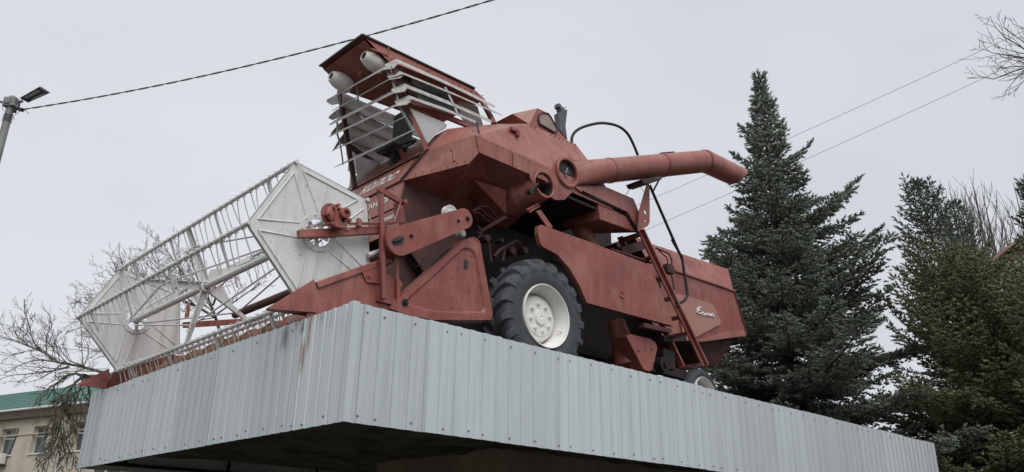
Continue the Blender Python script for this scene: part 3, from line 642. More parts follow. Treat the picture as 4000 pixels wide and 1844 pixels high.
m = MB(); c = E2+(EB-E2)*.52+V(0, 0, rt+.012); m.bar(c-tdir_*.02, c+tdir_*.3, .08, .035); part('latch', m, GRIME, lowtube)
m = MB(); yprism(m, '2', [(1200, 595), (1365, 580), (1345, 600), (1255, 630), (1215, 625)], .62, .30); part('saddle', m, GRIME, combine)
m = MB(); b0 = yp('2', [(1247, 615), (1262, 640), (1264, 880), (1178, 880), (1180, 850)], .90); plate_hole(m, b0, PY('2', 1231, 850, .90), .035, .015, 20)
b0 = yp('2', [(1264, 880), (1264, 925), (1250, 955), (1200, 985), (1172, 990), (1178, 880)], .90); plate_hole(m, b0, PY('2', 1232, 915, .90), .023, .015, 20)
part('tube_support', m, RED, combine)
m = MB().tube([PY('2', 395, 800, 1.25), PY('2', 380, 815, 1.2)], .02, 6); yprism(m, '2', [(385, 840), (420, 830), (512, 960), (505, 972), (470, 960)], 1.05, .02); part('stay_plate', m, RED, lowtube)
m = MB(); m.tube([PY('2', 310, 835, 1.1), PY('2', 400, 785, 1.1)], .018, 7); m.tube([PY('2', 330, 850, 1.1), PY('2', 410, 800, 1.1)], .018, 7); part('clamp', m, RED, lowtube)
# fin where the trough meets the tank
m = MB().prism([PY('3', 850, 175, 1.35), PY('3', 1065, 240, 1.30), PY('3', 1065, 400, 1.45)], (0, .25, -.02)); part('trough', m, RED, tank)

# ---------------------------------------------------------------- cab
cab_f = PY('1', 395, 70, 2.0); XF, ZR = cab_f[0], cab_f[2]
YFar = PX('1', 97, 295, XF)[1]
Rn = PY('1', 1185, 420, 2.0); S1 = PY('1', 578, 250, 1.97); S2 = PY('1', 1272, 528, 1.97); S1f = PX('1', 205, 470, S1[0])
YCB = (2.0+YFar)/2
def mc(p): return V(p[0], 2*YCB-p[1], p[2])
K = PY('1', 575, 150, 2.0)
near = [cab_f, K, Rn, S2, S1]
m = MB(); ZT = ZR
nq = [V(XF, 2.0, ZT), V(Rn[0], 2.0, ZT+.03), S2, S1]
m.add(nq+[mc(p) for p in nq]+[V(XF+.02, 2.02, ZT-.02), V(XF+.02, 2*YCB-2.02, ZT-.02)],
      [(0, 1, 2, 3), (7, 6, 5, 4), (0, 4, 5, 1), (1, 5, 6, 2), (3, 2, 6, 7)])
m.prism([V(S1[0]+.01, 2.03, S1[2]+.01), V(S1[0]+.01, 2*YCB-2.03, S1[2]+.01), V(XF+.03, 2*YCB-2.03, ZT-.06), V(XF+.03, 2.03, ZT-.06)], (.02, 0, .02))
cab = part('cab', m, RED, combine, label='tall red operator cab with sun slats')
m = MB(); m.bar(V(XF-.01, 1.985, ZT+.0), V(XF-.01, 2*YCB-1.985, ZT), .03, .025); m.bar(V(XF-.01, 1.985, ZT), V(Rn[0]+.02, 1.985, ZT+.03), .03, .022); part('roof_edge', m, BLACK, cab)
m = MB().bar(PY('1', 577, 150, 1.985), PY('1', 580, 250, 1.965), .012, .03); m.bar(PY('1', 460, 165, 1.99), PY('1', 580, 215, 1.97), .02, .02); part('seam', m, RED, cab)
# work lamps under the visor
for (a, b, r) in ((405, 215, 42), (172, 360, 38)):
    Yl = 2.15 if a > 300 else 2*YCB-2.2
    c = PY('1', a, b, Yl); back = PY('1', a+85, b+38, Yl); d = nrm(V(1, .05, -.10)); R = .105
    lm = MB().lathe(c, d, [(.0, .050), (-.01, .066), (.0, .078), (.07, .112), (.16, .130), (.27, .128), (.31, .11), (.31, 0)], 24)
    lo_ = part('work_lamp', lm, CREAM, cab, smooth=40)
    part('lamp_hole', MB().lathe(c+d*.005, d, [(0, 0), (0, .052)], 20), BLACK, lo_) if False else None
    m = MB().lathe(c+d*.012, d, [(0, .0), (0, .055), (.02, .05)], 20); part('lamp_glass', m, BLACK, cab)
m = MB().lathe(PY('1', 378, 330, 2.55), (-1, 0, -.3), [(-.04, .05), (.01, .05), (.02, .03), (.02, 0)], 14); part('roof_vent', m, RED, cab, smooth=40)
# pillars
A_n = PY('1', 855, 890, 1.5); A_f = PX('1', 342, 1162, A_n[0])
m = MB(); m.bar(S1+V(.03, .03, 0), A_n, .05, .05); part('pillar', m, RED, cab)
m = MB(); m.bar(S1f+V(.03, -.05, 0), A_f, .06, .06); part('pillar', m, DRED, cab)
B_n = PY('1', 1335, 700, 1.62); m = MB().bar(S2+V(-.06, .02, -.02), B_n, .07, .05); part('pillar', m, RED, cab)
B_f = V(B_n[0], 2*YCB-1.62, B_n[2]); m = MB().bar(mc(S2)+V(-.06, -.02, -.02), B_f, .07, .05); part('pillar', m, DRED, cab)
# rear bulkhead, floor, lower side panes (whitewashed)
m = MB().prism([V(3.15, 1.7, 2.85), V(3.15, 2*YCB-1.7, 2.85), V(3.2, 2*YCB-1.98, 3.5), V(3.2, 1.98, 3.5)], (.03, 0, 0)); part('bulkhead', m, DRED, cab)
m = MB().prism([V(1.9, 1.6, 2.72), V(3.2, 1.6, 2.72), V(3.2, 2*YCB-1.6, 2.72), V(1.9, 2*YCB-1.6, 2.72)], (0, 0, -.03)); part('cab_floor', m, DRED, cab)
qn = [PY('1', a, b, 1.53+y) for a, b, y in ((735, 590, .13), (975, 690, .10), (1000, 712, .10), (985, 735, .10), (920, 775, .05), (860, 842, .02))]
m = MB().prism(qn, (0, .012, 0)); part('quarter_pane', m, PANE, cab)
qf = [PX('1', a, b, A_n[0]+x) for a, b, x in ((330, 850, -.0), (545, 930, .55), (558, 950, .55), (545, 968, .5), (440, 1030, .15), (365, 1110, 0.03))]
m = MB().prism(qf, (0, .012, 0)); part('quarter_pane', m, BLIND, cab)
def lerp(a, b, t): return a+(b-a)*t
m = MB(); m.bar(lerp(S1, A_n, .46)+V(0, 0, 0), PY('1', 1150, 715, 1.60), .05, .06); part('door_rail', m, RED, cab)
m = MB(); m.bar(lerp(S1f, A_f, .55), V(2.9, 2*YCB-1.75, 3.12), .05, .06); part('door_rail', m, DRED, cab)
m = MB().prism([PY('1', a, b, 1.72) for a, b in ((600, 290), (730, 350), (815, 580), (700, 550))], (0, .01, 0)); part('door_panel', m, DRED, cab)
m = MB().prism([PY('1', a, b, 1.80) for a, b in ((740, 385), (1010, 470), (1090, 640), (960, 620), (820, 580))], (0, .008, 0)); part('side_window', m, GLASS, cab)
m = MB().prism([PY('1', a, b, 1.78) for a, b in ((1085, 540), (1215, 575), (1260, 722), (1150, 722), (1095, 650))], (0, .008, 0)); part('side_window', m, PANE, cab)
# inner blind of white boards on the far side
r2 = random.Random(4)
for k in range(6):
    z0 = 2.86+k*.215; yk = 2*YCB-1.62-.10*k*.5
    m = MB().prism([V(1.90-.08*k, yk, z0), V(3.1, yk, z0+.02), V(3.1, yk-.03, z0+.205), V(1.88-.08*k, yk-.03, z0+.195)], (0, .012, 0))
    part('blind_board', m, BLIND, cab)
# seat, console and steering wheel
m = MB(); c = PY('1', 640, 740, 2.45); m.box(c+V(.1, 0, .02), (.10, .40, .60)); m.box(c+V(-.06, 0, -.34), (.30, .40, .10)); m.box(c+V(0, 0, -.50), (.12, .14, .3))
part('seat', m, mat('dark_green_vinyl', (.035, .042, .040), .5, 0, .3, 6), cab, bevel=.04)
c = PY('1', 655, 870, 2.25); n_ = nrm(V(-.55, 0, .85)); u = V(0, 1, 0); q = np.cross(n_, u); rg = [c+.25*(math.cos(t)*u+math.sin(t)*q) for t in np.linspace(0, 2*math.pi, 33)]
m = MB().tube(rg, .016, 7, cap=False)
for t in (.5, 2.6, 4.7): m.tube([c-n_*.02, c+.245*(math.cos(t)*u+math.sin(t)*q)], .011, 6)
m.lathe(c-n_*.03, n_, [(0, 0), (0, .05), (.04, .04), (.04, 0)], 12); part('steering_wheel', m, BLACK, cab, smooth=50)
m = MB().tube([c-n_*.03, c-n_*.5], .03, 8); part('steering_column', m, RED, cab)
# sun slats
fs_n = [(555, 300), (600, 375), (630, 465), (650, 560), (700, 650), (760, 745)]; fs_f = [(215, 490), (210, 590), (190, 690), (190, 775), (215, 875), (230, 995)]
ss = [((560, 290), (650, 255), (1342, 578)), ((575, 370), (670, 335), (1392, 640)), ((605, 465), (705, 430), (1330, 690)), ((630, 552), (735, 512), (1212, 690))]
def slat(mb, path, wdt, tiltv, taper=(1, 1)):
    path = [np.array(p) for p in path]; n = len(path); rings = []
    for i, p in enumerate(path):
        s = 1.0
        if i == 0: s = taper[0]
        if i == n-1: s = taper[1]
        o_ = nrm(tiltv)*wdt*.5*s; e = V(0, 0, .004)
        rings.append([p-o_-e, p+o_-e, p+o_+e, p-o_+e])
    mb.loops(rings)
strapn, strapf, strapm = [], [], []
for i, (a, b) in enumerate(zip(fs_n, fs_f)):
    yn = 1.80-.055*i; pn = PY('1', *a, yn); pf = PX('1', *b, pn[0])
    strapn.append(lerp(pn, pf, .02)); strapf.append(lerp(pn, pf, .97)); strapm.append(lerp(pn, pf, .62 if i < 3 else .52))
    ext = nrm(pf-pn)
    m = MB(); tilt = V(-.55, 0, -.8+[.0, .15, -.2, .1, 0, .1][i])
    if i < 4:
        slat(m, [pf+ext*.12, pf+ext*.02, lerp(pf, pn, .5), pn, pn-ext*.10+V(.10, 0, .03)], [.12, .10, .11, .11, .09, .09][i], tilt, (.25, .9))
    else:
        slat(m, [pf+ext*.14, lerp(pf, pn, .2), lerp(pf, pn, .7), pn], .075 if i == 4 else .13, tilt, (.1, .15))
    part('sun_slat', m, SLAT, cab)
for i, (a, b, c_) in enumerate(ss):
    y_ = 1.72-.04*i
    p0, p1, p2_ = PY('1', *a, y_+.10), PY('1', *b, y_), PY('1', *c_, y_)
    m = MB(); slat(m, [p0, p1, lerp(p1, p2_, .5)+V(0, -.02, 0), lerp(p1, p2_, .95), p2_], [.15, .13, .11, .12][i], V(0, -.62, [-.75, -.6, -.9, -.7][i]), (.6, .25)); part('sun_slat', m, SLAT, cab)
    # the same slat on the far side, its flared front end showing past the pillar
    q1 = PX('1', 250, 520+i*95, p1[0]+.1); q0 = PX('1', 140+i*15, 535+i*118, p1[0]-.02); q0 = V(q0[0], q0[1], q0[2])
    m = MB(); slat(m, [q0, lerp(q0, q1, .5)+V(0, .02, 0), q1, V(3.0, q1[1], q1[2]+.02)], .16, V(0, .5, -.8), (.2, .5)); part('sun_slat', m, SLAT, cab)
for st_, w_ in ((strapn, .035), (strapf, .03), (strapm, .03)):
    m = MB()
    for p_, q_ in zip(st_, st_[1:]): m.bar(p_+V(.03, 0, 0), q_+V(.03, 0, 0), w_, .01, (1, 0, 0))
    part('slat_strap', m, SLAT, cab)
m = MB().bar(PY('1', 600, 285, 1.80), PY('1', 700, 500, 1.72), .05, .03); part('pillar', m, RED, cab)
m = MB().bar(PY('1', 985, 440, 1.66), PY('1', 1075, 630, 1.58), .012, .03); part('slat_strap', m, SLAT, cab)
# arch hand rail behind
m = MB().tube(smooth([PY('2', a, b, 1.7) for a, b in ((660, 320), (662, 270), (690, 225), (750, 190), (860, 162), (950, 165), (1030, 190), (1090, 240), (1130, 310), (1172, 410))]), .024, 10); part('hand_rail', m, GRIME, combine, smooth=60)

# ---------------------------------------------------------------- engine deck, side shield, rear hood
m = MB(); yprism(m, '2', [(690, 655), (905, 645), (1138, 745), (1192, 880), (1172, 1000), (1128, 905), (1085, 858), (870, 748), (730, 690)], .98, .03); m2_ = yp('2', [(690, 655), (905, 645), (1138, 745), (1192, 880)], .99)
deck = part('engine_deck', m, RED2, combine)
m = MB(); dy = V(0, .03, 0)
m.prism([m2_[0]+dy, m2_[1]+dy, m2_[1]+V(0, .8, 0), m2_[0]+V(0, .8, 0)], (0, 0, .015)); m.prism([m2_[1]+dy, m2_[2]+dy, m2_[2]+V(0, .8, 0), m2_[1]+V(0, .8, 0)], (0, 0, .015)); m.prism([m2_[2]+dy, m2_[3]+dy, m2_[3]+V(0, .8, 0), m2_[2]+V(0, .8, 0)], (.015, 0, .0)); part('deck_floor', m, GRIME, deck)
bx = yp('2', [(862, 765), (1128, 902), (1165, 1008), (880, 905)], 1.02)
m = MB(); in_ = [p+V(0, .75, .06) for p in bx]; in_[2] = in_[2]+V(-.1, 0, .1); in_[3] = in_[3]+V(.0, 0, .0)
m.loops([bx, in_]); part('fuel_tank', m, RED, combine, bevel=.01)
m = MB().bar(PY('2', 730, 690, 1.0), PY('2', 1085, 858, 1.0), .04, .03); m.bar(PY('2', 1085, 858, 1.0), PY('2', 1170, 1005, 1.0), .04, .03); part('deck_edge', m, GRIME, deck)
m = MB().lathe(PY('2', 640, 800, 1.6), PY('2', 790, 1090, 1.55)-PY('2', 640, 800, 1.6), [(0, .14), (1.15, .14)], 18, cap=True); part('air_pipe', m, RED, combine, smooth=40)
sh = [(2, 400, 955), (2, 425, 948), (2, 850, 1093), (5, 640, 3), (5, 850, 77), (5, 1205, 212), (5, 1250, 228), (5, 1320, 385), (5, 1402, 605), (5, 1405, 635), (5, 836, 482), (5, 790, 372), (5, 720, 252), (5, 640, 162), (5, 545, 110), (5, 528, 90), (5, 510, 20)]
sh = [sh[0], sh[1]]+sh[3:]
P = [PY(str(a), b, c_, .98) for a, b, c_ in sh]
m = MB(); m.prism(P, (0, .012, 0))
for p_, q_ in list(zip(P, P[1:]))[1:]+[(P[-1], P[0])]: m.prism([p_, q_, q_+V(0, .06, 0), p_+V(0, .06, 0)], (0, 0, .004))
shield = part('side_shield', m, RED, combine, label='large flat side shield curved round the drive wheel')
m = MB(); c = PY('5', 1072, 432, .975); m.box(c, (.09, .012, .05)); m.tube([c+V(-.02, -.02, -.04), c+V(.03, -.03, 0), c+V(.02, -.02, .05)], .012, 6); m.box(c+V(-.01, 0, .06), (.03, .02, .03)); part('latch', m, RED2, shield)
m = MB(); yprism(m, '5', [(1215, 612), (1400, 655), (1395, 680), (1215, 640)], 1.0, .12); part('foot_rail', m, DRED, combine); part('grease_box', yprism(MB(), '5', [(1260, 300), (1320, 305), (1330, 380), (1290, 345)], 1.3, .2), GRIME, combine)
# rear straw hood
YR = 1.62; YR2 = 2*YC-YR
lo = [PY('5', 1240, 205, YR), PY('5', 1410, 262, YR), PY('5', 1806, 397, YR), PY('5', 1893, 690, YR), PY('5', 1890, 705, YR), PY('5', 1580, 742, YR), PY('5', 1340, 700, YR), PY('5', 1180, 500, YR)]
hi = [PY('5', 1150, 38, YR+.28), PY('5', 1272, 92, YR+.28), PY('5', 1772, 256, YR+.28)]
def m2c(p): return V(p[0], 2*YC-p[1], p[2])
m = MB(); a = lo+hi; n = len(a); allp = a+[m2c(p) for p in a]
fs = [(0, 1, 2, 3, 4, 5, 6, 7), (8, 9, 1, 0), (9, 10, 2, 1)]
fs += [tuple(i+n for i in reversed(f_)) for f_ in fs]
fs += [(8, 8+n, 9+n, 9), (9, 9+n, 10+n, 10), (10, 10+n, 2+n, 2), (2, 2+n, 3+n, 3), (3, 3+n, 4+n, 4)]
m.add(allp, fs)
hood = part('straw_hood', m, RED, combine, label='long red straw hood at the rear')
m = MB().bar(lo[1]+V(0, -.015, -.01), lo[2]+V(.02, -.015, -.01), .04, .03); part('hood_ledge', m, RED2, hood)
m = MB(); yprism(m, '5', [(1560, 728), (1780, 672), (1885, 668), (1893, 700), (1590, 742)], YR-.05, .05); part('bottom_rail', m, RED2, hood, bevel=.01)
m = MB().bar(lo[2]+V(.02, -.006, 0), lo[3]+V(.02, -.006, 0), .02, .03); part('hood_edge', m, DRED, hood)
# darker throat under the hood
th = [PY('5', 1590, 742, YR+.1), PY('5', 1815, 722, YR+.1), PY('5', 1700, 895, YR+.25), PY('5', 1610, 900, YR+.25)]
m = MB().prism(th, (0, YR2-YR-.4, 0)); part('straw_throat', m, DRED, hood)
em = [(5, 1425, 418), (5, 1540, 445), (5, 1660, 487), (5, 1680, 500), (5, 1724, 600), (5, 1724, 625), (5, 1570, 706), (5, 1500, 735), (5, 1480, 715)]
P = [PY(str(a), b, c_, YR-.035) for a, b, c_ in em]; m = MB().prism(P, (0, .03, 0)); emb = part('emblem_panel', m, PINK, hood, bevel=.01)
strokes = [[(378, 455), (392, 500), (388, 548)], [(497, 460), (470, 435), (425, 445), (395, 500), (405, 550), (440, 572), (480, 560)], [(395, 505), (430, 500), (455, 475)],
           [(535, 545), (505, 545), (497, 580), (515, 600), (540, 590), (540, 550), (548, 605), (560, 605)], [(560, 605), (590, 575), (600, 560), (606, 610), (630, 612)],
           [(665, 575), (635, 572), (628, 600), (645, 620), (672, 610), (668, 575)], [(672, 610), (690, 590), (725, 575), (740, 585)], [(725, 575), (700, 590), (705, 622), (735, 632), (756, 615)], [(672, 612), (700, 622)]]
m = MB()
for s_ in strokes: m.tube([PY('e', a, b, YR-.042) for a, b in s_], .0135, 6)
part('script_lettering', m, LETTER, emb, smooth=60)
m = MB(); yprism(m, 'r', [(410, 195), (460, 175), (490, 235), (430, 250)], 1.7, .3); m.bar(PY('r', 440, 265, 1.3), PY('r', 640, 205, 1.3), .10, .14); m.tube([PY('r', 370, 245, 1.1), PY('r', 680, 350, 1.1)], .02, 7); m.tube([PY('r', 715, 235, 1.3), PY('r', 820, 280, 1.3), PY('r', 840, 330, 1.3), PY('r', 835, 430, 1.3), PY('r', 860, 560, 1.3)], .014, 6); m.tube([PY('r', 720, 235, 1.3), PY('r', 800, 310, 1.3), PY('r', 815, 380, 1.3)], .012, 6)
m.box(PY('r', 815, 400, 1.32), (.18, .1, .14)); part('deck_bracing', m, DRED, combine, smooth=30)
# small drive cover and elevator tube low behind the wheel
P = yp('5', [(1098, 700), (1130, 686), (1260, 718), (1295, 745), (1306, 780), (1272, 930), (1250, 938), (1212, 922)], 1.15)
m = MB(); m.loops([P, [p+V(0, .22, 0) for p in P]]); ec = part('elevator_cover', m, RED, combine, bevel=.012)
for a, b in ((1178, 800), (1265, 790), (1275, 880)): part('bolt', MB().lathe(PY('5', a, b, 1.15), (0, -1, 0), [(-.01, .014), (.014, .014), (.014, 0)], 6), DRED, ec)
m = MB().tube([PY('5', 1030, 610, 1.6), PY('5', 1075, 770, 1.5), PY('5', 1100, 900, 1.45)], [.14, .17, .2], 16); part('grain_elevator', m, RED, combine, smooth=40)
m = MB(); m.box(PY('5', 1350, 860, 1.5), (.3, .2, .3)); m.lathe(PY('5', 1345, 890, 1.35), (0, -1, 0), [(-.1, .12), (.03, .12), (.03, .05), (.06, .05), (.06, 0)], 14); m.bar(PY('5', 1330, 720, 1.4), PY('5', 1480, 715, 1.4), .1, .1); m.bar(PY('5', 1170, 890, 1.6), PY('5', 1000, 860, 1.6), .12, .12); part('steering_linkage', m, GRIME, combine, smooth=30)
# ---------------------------------------------------------------- ladder with hand rail
LT, LB = PY('r', 603, 95, .99), PY('5', 1622, 893, .99)
m = MB(); m.bar(LT, LB, .03, .115, (0, 1, 0)); m.bar(LT+V(-.04, .01, -.04), LB+V(-.05, .01, -.01), .06, .03, (0, 1, 0))
ladder = part('ladder', m, RED, combine, bevel=.006, label='red access ladder behind the drive wheel')
m = MB(); m.bar(LT+V(0, .42, 0), LB+V(0, .42, 0), .03, .10, (0, 1, 0)); part('stringer', m, RED, ladder)
for t in (.03, .20, .36, .50, .64, .76, .995):
    c = lerp(LT, LB, t); m = MB(); m.box(c+V(-.02, .21, 0), (.12 if t < .99 else .16, .42, .03)); part('rung', m, RED, ladder)
m = MB().tube([PY('2', 1262, 640, .97), PY('2', 1480, 1140, .97)]+smooth([PY('5', a, b, .97) for a, b in ((1400, 60), (1450, 150), (1468, 190), (1478, 260), (1500, 400), (1498, 440), (1475, 470), (1430, 488))], 4), .023, 10); part('ladder_rail', m, GRIME, ladder, smooth=60)
m = MB().tube([PY('2', 1335, 600, .97), PY('2', 1290, 685, .97)], .014, 6); part('rail_bracket', m, GRIME, ladder); part('rail_bracket', MB().box(PY('5', 1435, 492, .97), (.06, .05, .08)), GRIME, ladder)
m = MB().tube([PY('2', a, b, 1.2) for a, b in ((1075, 720), (1110, 670), (1150, 635), (1185, 640), (1215, 690))], .005, 5); part('wire_loop', m, BLACK, combine)

# ---------------------------------------------------------------- wheels
def wheel(name, c, R, wd, rim, s, lugs, bolts, label):
    """c = centre of the outer face plane, wd towards +s Y"""
    c = np.array(c); yv = lambda h: V(0, s*h, 0)
    kk = .955 if lugs else .985
    prof = [(.035, rim*1.0), (.012, rim*1.06), (.0, rim+(R-rim)*.30), (.0, rim+(R-rim)*.55), (.02, rim+(R-rim)*.74), (.06, R*(kk-.03)), (wd*.3, R*kk), (wd*.5, R*kk), (wd*.7, R*kk), (wd-.06, R*(kk-.03)), (wd-.02, rim+(R-rim)*.74), (wd, rim+(R-rim)*.5), (wd-.012, rim*1.06), (wd-.035, rim)]
    t = MB().lathe(c, (0, s, 0), prof, 64); ty = part(name, t, RUBBER, combine, smooth=40, label=label)
    m = MB().lathe(c, (0, s, 0), [(.04, rim*1.005), (.0, rim*1.005), (-.008, rim*.985), (.0, rim*.955), (.03, rim*.94), (.05, rim*.90), (.13, rim*.87), (.15, rim*.83), (wd*.5, rim*.80), (wd-.1, rim*.8), (wd-.03, rim*.97), (wd, rim)], 56)
    part('rim', m, CREAM, ty, smooth=40)
    m = MB().lathe(c, (0, s, 0), [(.30, rim*.82), (.22, rim*.74), (.17, rim*.70), (.155, rim*.66), (.155, rim*.60), (.135, rim*.56), (.13, rim*.25), (.105, rim*.22), (.10, rim*.06), (.115, 0)], 48); disc = part('wheel_disc', m, CREAM, ty, smooth=30)
    if bolts:
        bm_ = MB().lathe((0, 0, 0), (0, -s, 0), [(-.02, .024), (.012, .024), (.012, .016), (.035, .015), (.035, 0)], 8); bme = bm_.mesh('bolt', 40); fix_normals(bme); bme.materials.append(CREAM)
        for i in range(bolts):
            a = 2*math.pi*(i+.3)/bolts; ob = link('bolt', bme, None, ty); q = c+yv(.12)+V(rim*.42*math.cos(a), 0, rim*.42*math.sin(a)); ob.location = tuple(q)
        part('valve', MB().tube([c+yv(.10)+V(rim*.70, 0, -rim*.28), c+yv(.06)+V(rim*.82, 0, -rim*.32)], .010, 6), CREAM, ty)
    if lugs:
        def lug(sd):
            L_ = MB(); rings = []
            for h, r, da in ((.52, R*.95, -.01), (.36, R*.95, .10), (.22, R*.948, .17), (.10, R*.935, .215), (.045, R*.885, .235), (.004, R*.80, .24)):
                hh = h*wd if h > .11 else h*.6*wd/.47*1.0
                hh = (wd-hh) if sd else hh
                wl = .046+.012*(1-h*2); top = r+(.05 if h > .06 else .045)
                if h < .02: top = r+.03
                out_ = yv((hh-wd/2)*.03)
                p = lambda rr, ang: V(rr*math.sin(ang), s*(hh-wd/2), rr*math.cos(ang))
                wa = wl/R; rings.append([p(r-.02, da-wa*1.25)+out_, p(r-.02, da+wa*1.25)+out_, p(top, da+wa*.8)+out_*1.4, p(top, da-wa*.8)+out_*1.4])
            L_.loops(rings); me = L_.mesh('lug'); fix_normals(me); me.materials.append(RUBBER); return me
        la, lb = lug(False), lug(True); cc = c+yv(wd/2)
        for i in range(lugs):
            for me, ph in ((la, 0), (lb, math.pi/lugs)):
                ob = link('lug', me, None, ty); ob.location = tuple(cc); ob.rotation_euler = (0, 2*math.pi*i/lugs+ph, 0)
    return ty
wheel('drive_wheel', (3.54, 1.0, .775), .775, .47, .425, 1, 19, 8, 'big lugged drive wheel with cream rim')
wheel('drive_wheel', (3.54, 2*YC-1.0, .775), .775, .47, .425, -1, 19, 0, 'far drive wheel')
RWc = PY('D', 1774, 982, 1.75)
wheel('rear_wheel', (RWc[0], 1.75, .465), .465, .26, .31, 1, 0, 0, 'small rear steering wheel')
wheel('rear_wheel', (RWc[0], 2*YC-1.75, .465), .465, .26, .31, -1, 0, 0, 'far rear steering wheel')

# ---------------------------------------------------------------- rivets and bolts along the sheet edges (too small to pick apart)
rv = MB()
def rivets(a, b, n, off, r=.009, axd=(0, -1, 0)):
    a, b = np.array(a), np.array(b)
    for i in range(n):
        if rnd.random() < .12: continue
        rv.lathe(lerp(a, b, (i+.5+rnd.uniform(-.12, .12))/n)+np.array(off), axd, [(-.01, r), (.004, r), (.007, r*.5), (.007, 0)], 6)
rivets(V3, VR, 26, (0, -.013, -.03)); rivets(V5, VRl, 22, (0, -.013, .03)); rivets(lo[1], lo[2], 18, (0, -.005, -.05)); rivets(lo[2], lo[3], 9, (-.06, -.005, 0))
sp_ = [PY('5', 640, 3, .98), PY('5', 850, 77, .98), PY('5', 1205, 212, .98), PY('5', 1402, 605, .98), PY('5', 836, 482, .98)]
for a_, b_, k_ in ((0, 1, 5), (1, 2, 9), (2, 3, 9), (3, 4, 13)):
    cen = sum(sp_)/5; f_ = lambda p: p+(cen-p)*.05
    rivets(f_(sp_[a_]), f_(sp_[b_]), k_, (0, 0, 0))
rivets(S1, S2, 16, (0, -.004, .05)); rivets(K, Rn, 14, (0, -.004, -.04)); rivets(lerp(V1, V2, .03), V2, 8, (-.015, -.015, .04), axd=(-.7, -.7, .2)); rivets(V7, V8, 12, (0, -.03, -.03), axd=(0, -.9, .3))
rivets(V(1.64, YB, 2.26), V(1.64, YB2, 2.26), 14, (-.004, 0, 0), axd=(-1, 0, 0))
o = part('rivet', rv, RED, combine); o['kind'] = 'stuff'

# ================================================================== batch geometry for trees
def np_mesh(name, verts, faces):
    me = bpy.data.meshes.new(name); nv, nf = len(verts), len(faces); k = faces.shape[1]
    me.vertices.add(nv); me.vertices.foreach_set('co', np.ascontiguousarray(verts, dtype=np.float32).ravel())
    me.loops.add(nf*k); me.loops.foreach_set('vertex_index', np.ascontiguousarray(faces, dtype=np.int32).ravel())
    me.polygons.add(nf); me.polygons.foreach_set('loop_start', np.arange(0, nf*k, k, dtype=np.int32))
    me.update(calc_edges=True); me.validate(); return me
def tubes_mesh(name, paths, radii, n=3):
    """paths (N,K,3), radii (N,K) -> one mesh of tapered limbs"""
    P = np.asarray(paths, float); R = np.asarray(radii, float); N, K, _ = P.shape
    T = np.empty_like(P); T[:, 1:-1] = P[:, 2:]-P[:, :-2]; T[:, 0] = P[:, 1]-P[:, 0]; T[:, -1] = P[:, -1]-P[:, -2]
    T /= np.maximum(np.linalg.norm(T, axis=2, keepdims=True), 1e-9)
    ref = np.where(np.abs(T[:, :1, 2:3]) < .8, V(0, 0, 1), V(1, 0, 0)); ref = np.broadcast_to(ref, P.shape)
    U = np.cross(T, ref); U /= np.maximum(np.linalg.norm(U, axis=2, keepdims=True), 1e-9); W = np.cross(T, U)
    a = np.arange(n)*2*math.pi/n
    ring = P[:, :, None]+R[:, :, None, None]*(U[:, :, None]*np.cos(a)[None, None, :, None]+W[:, :, None]*np.sin(a)[None, None, :, None])
    verts = ring.reshape(-1, 3); i, k, j = np.meshgrid(np.arange(N), np.arange(K-1), np.arange(n), indexing='ij')
    b = (i*K+k)*n; j2 = (j+1) % n
    F = np.stack([b+j, b+j2, b+n+j2, b+n+j], -1).reshape(-1, 4)
    return np_mesh(name, verts, F)
BARK = mat('grey_brown_bark', (.10, .088, .075), .9, 0, .3, 6, .3, 20)
TWIG = mat('bare_twig_bark', (.11, .098, .085), .9, 0, .3, 3)
OLIVE = mat('olive_hanging_twigs', (.085, .085, .050), .9, 0, .35, 2)

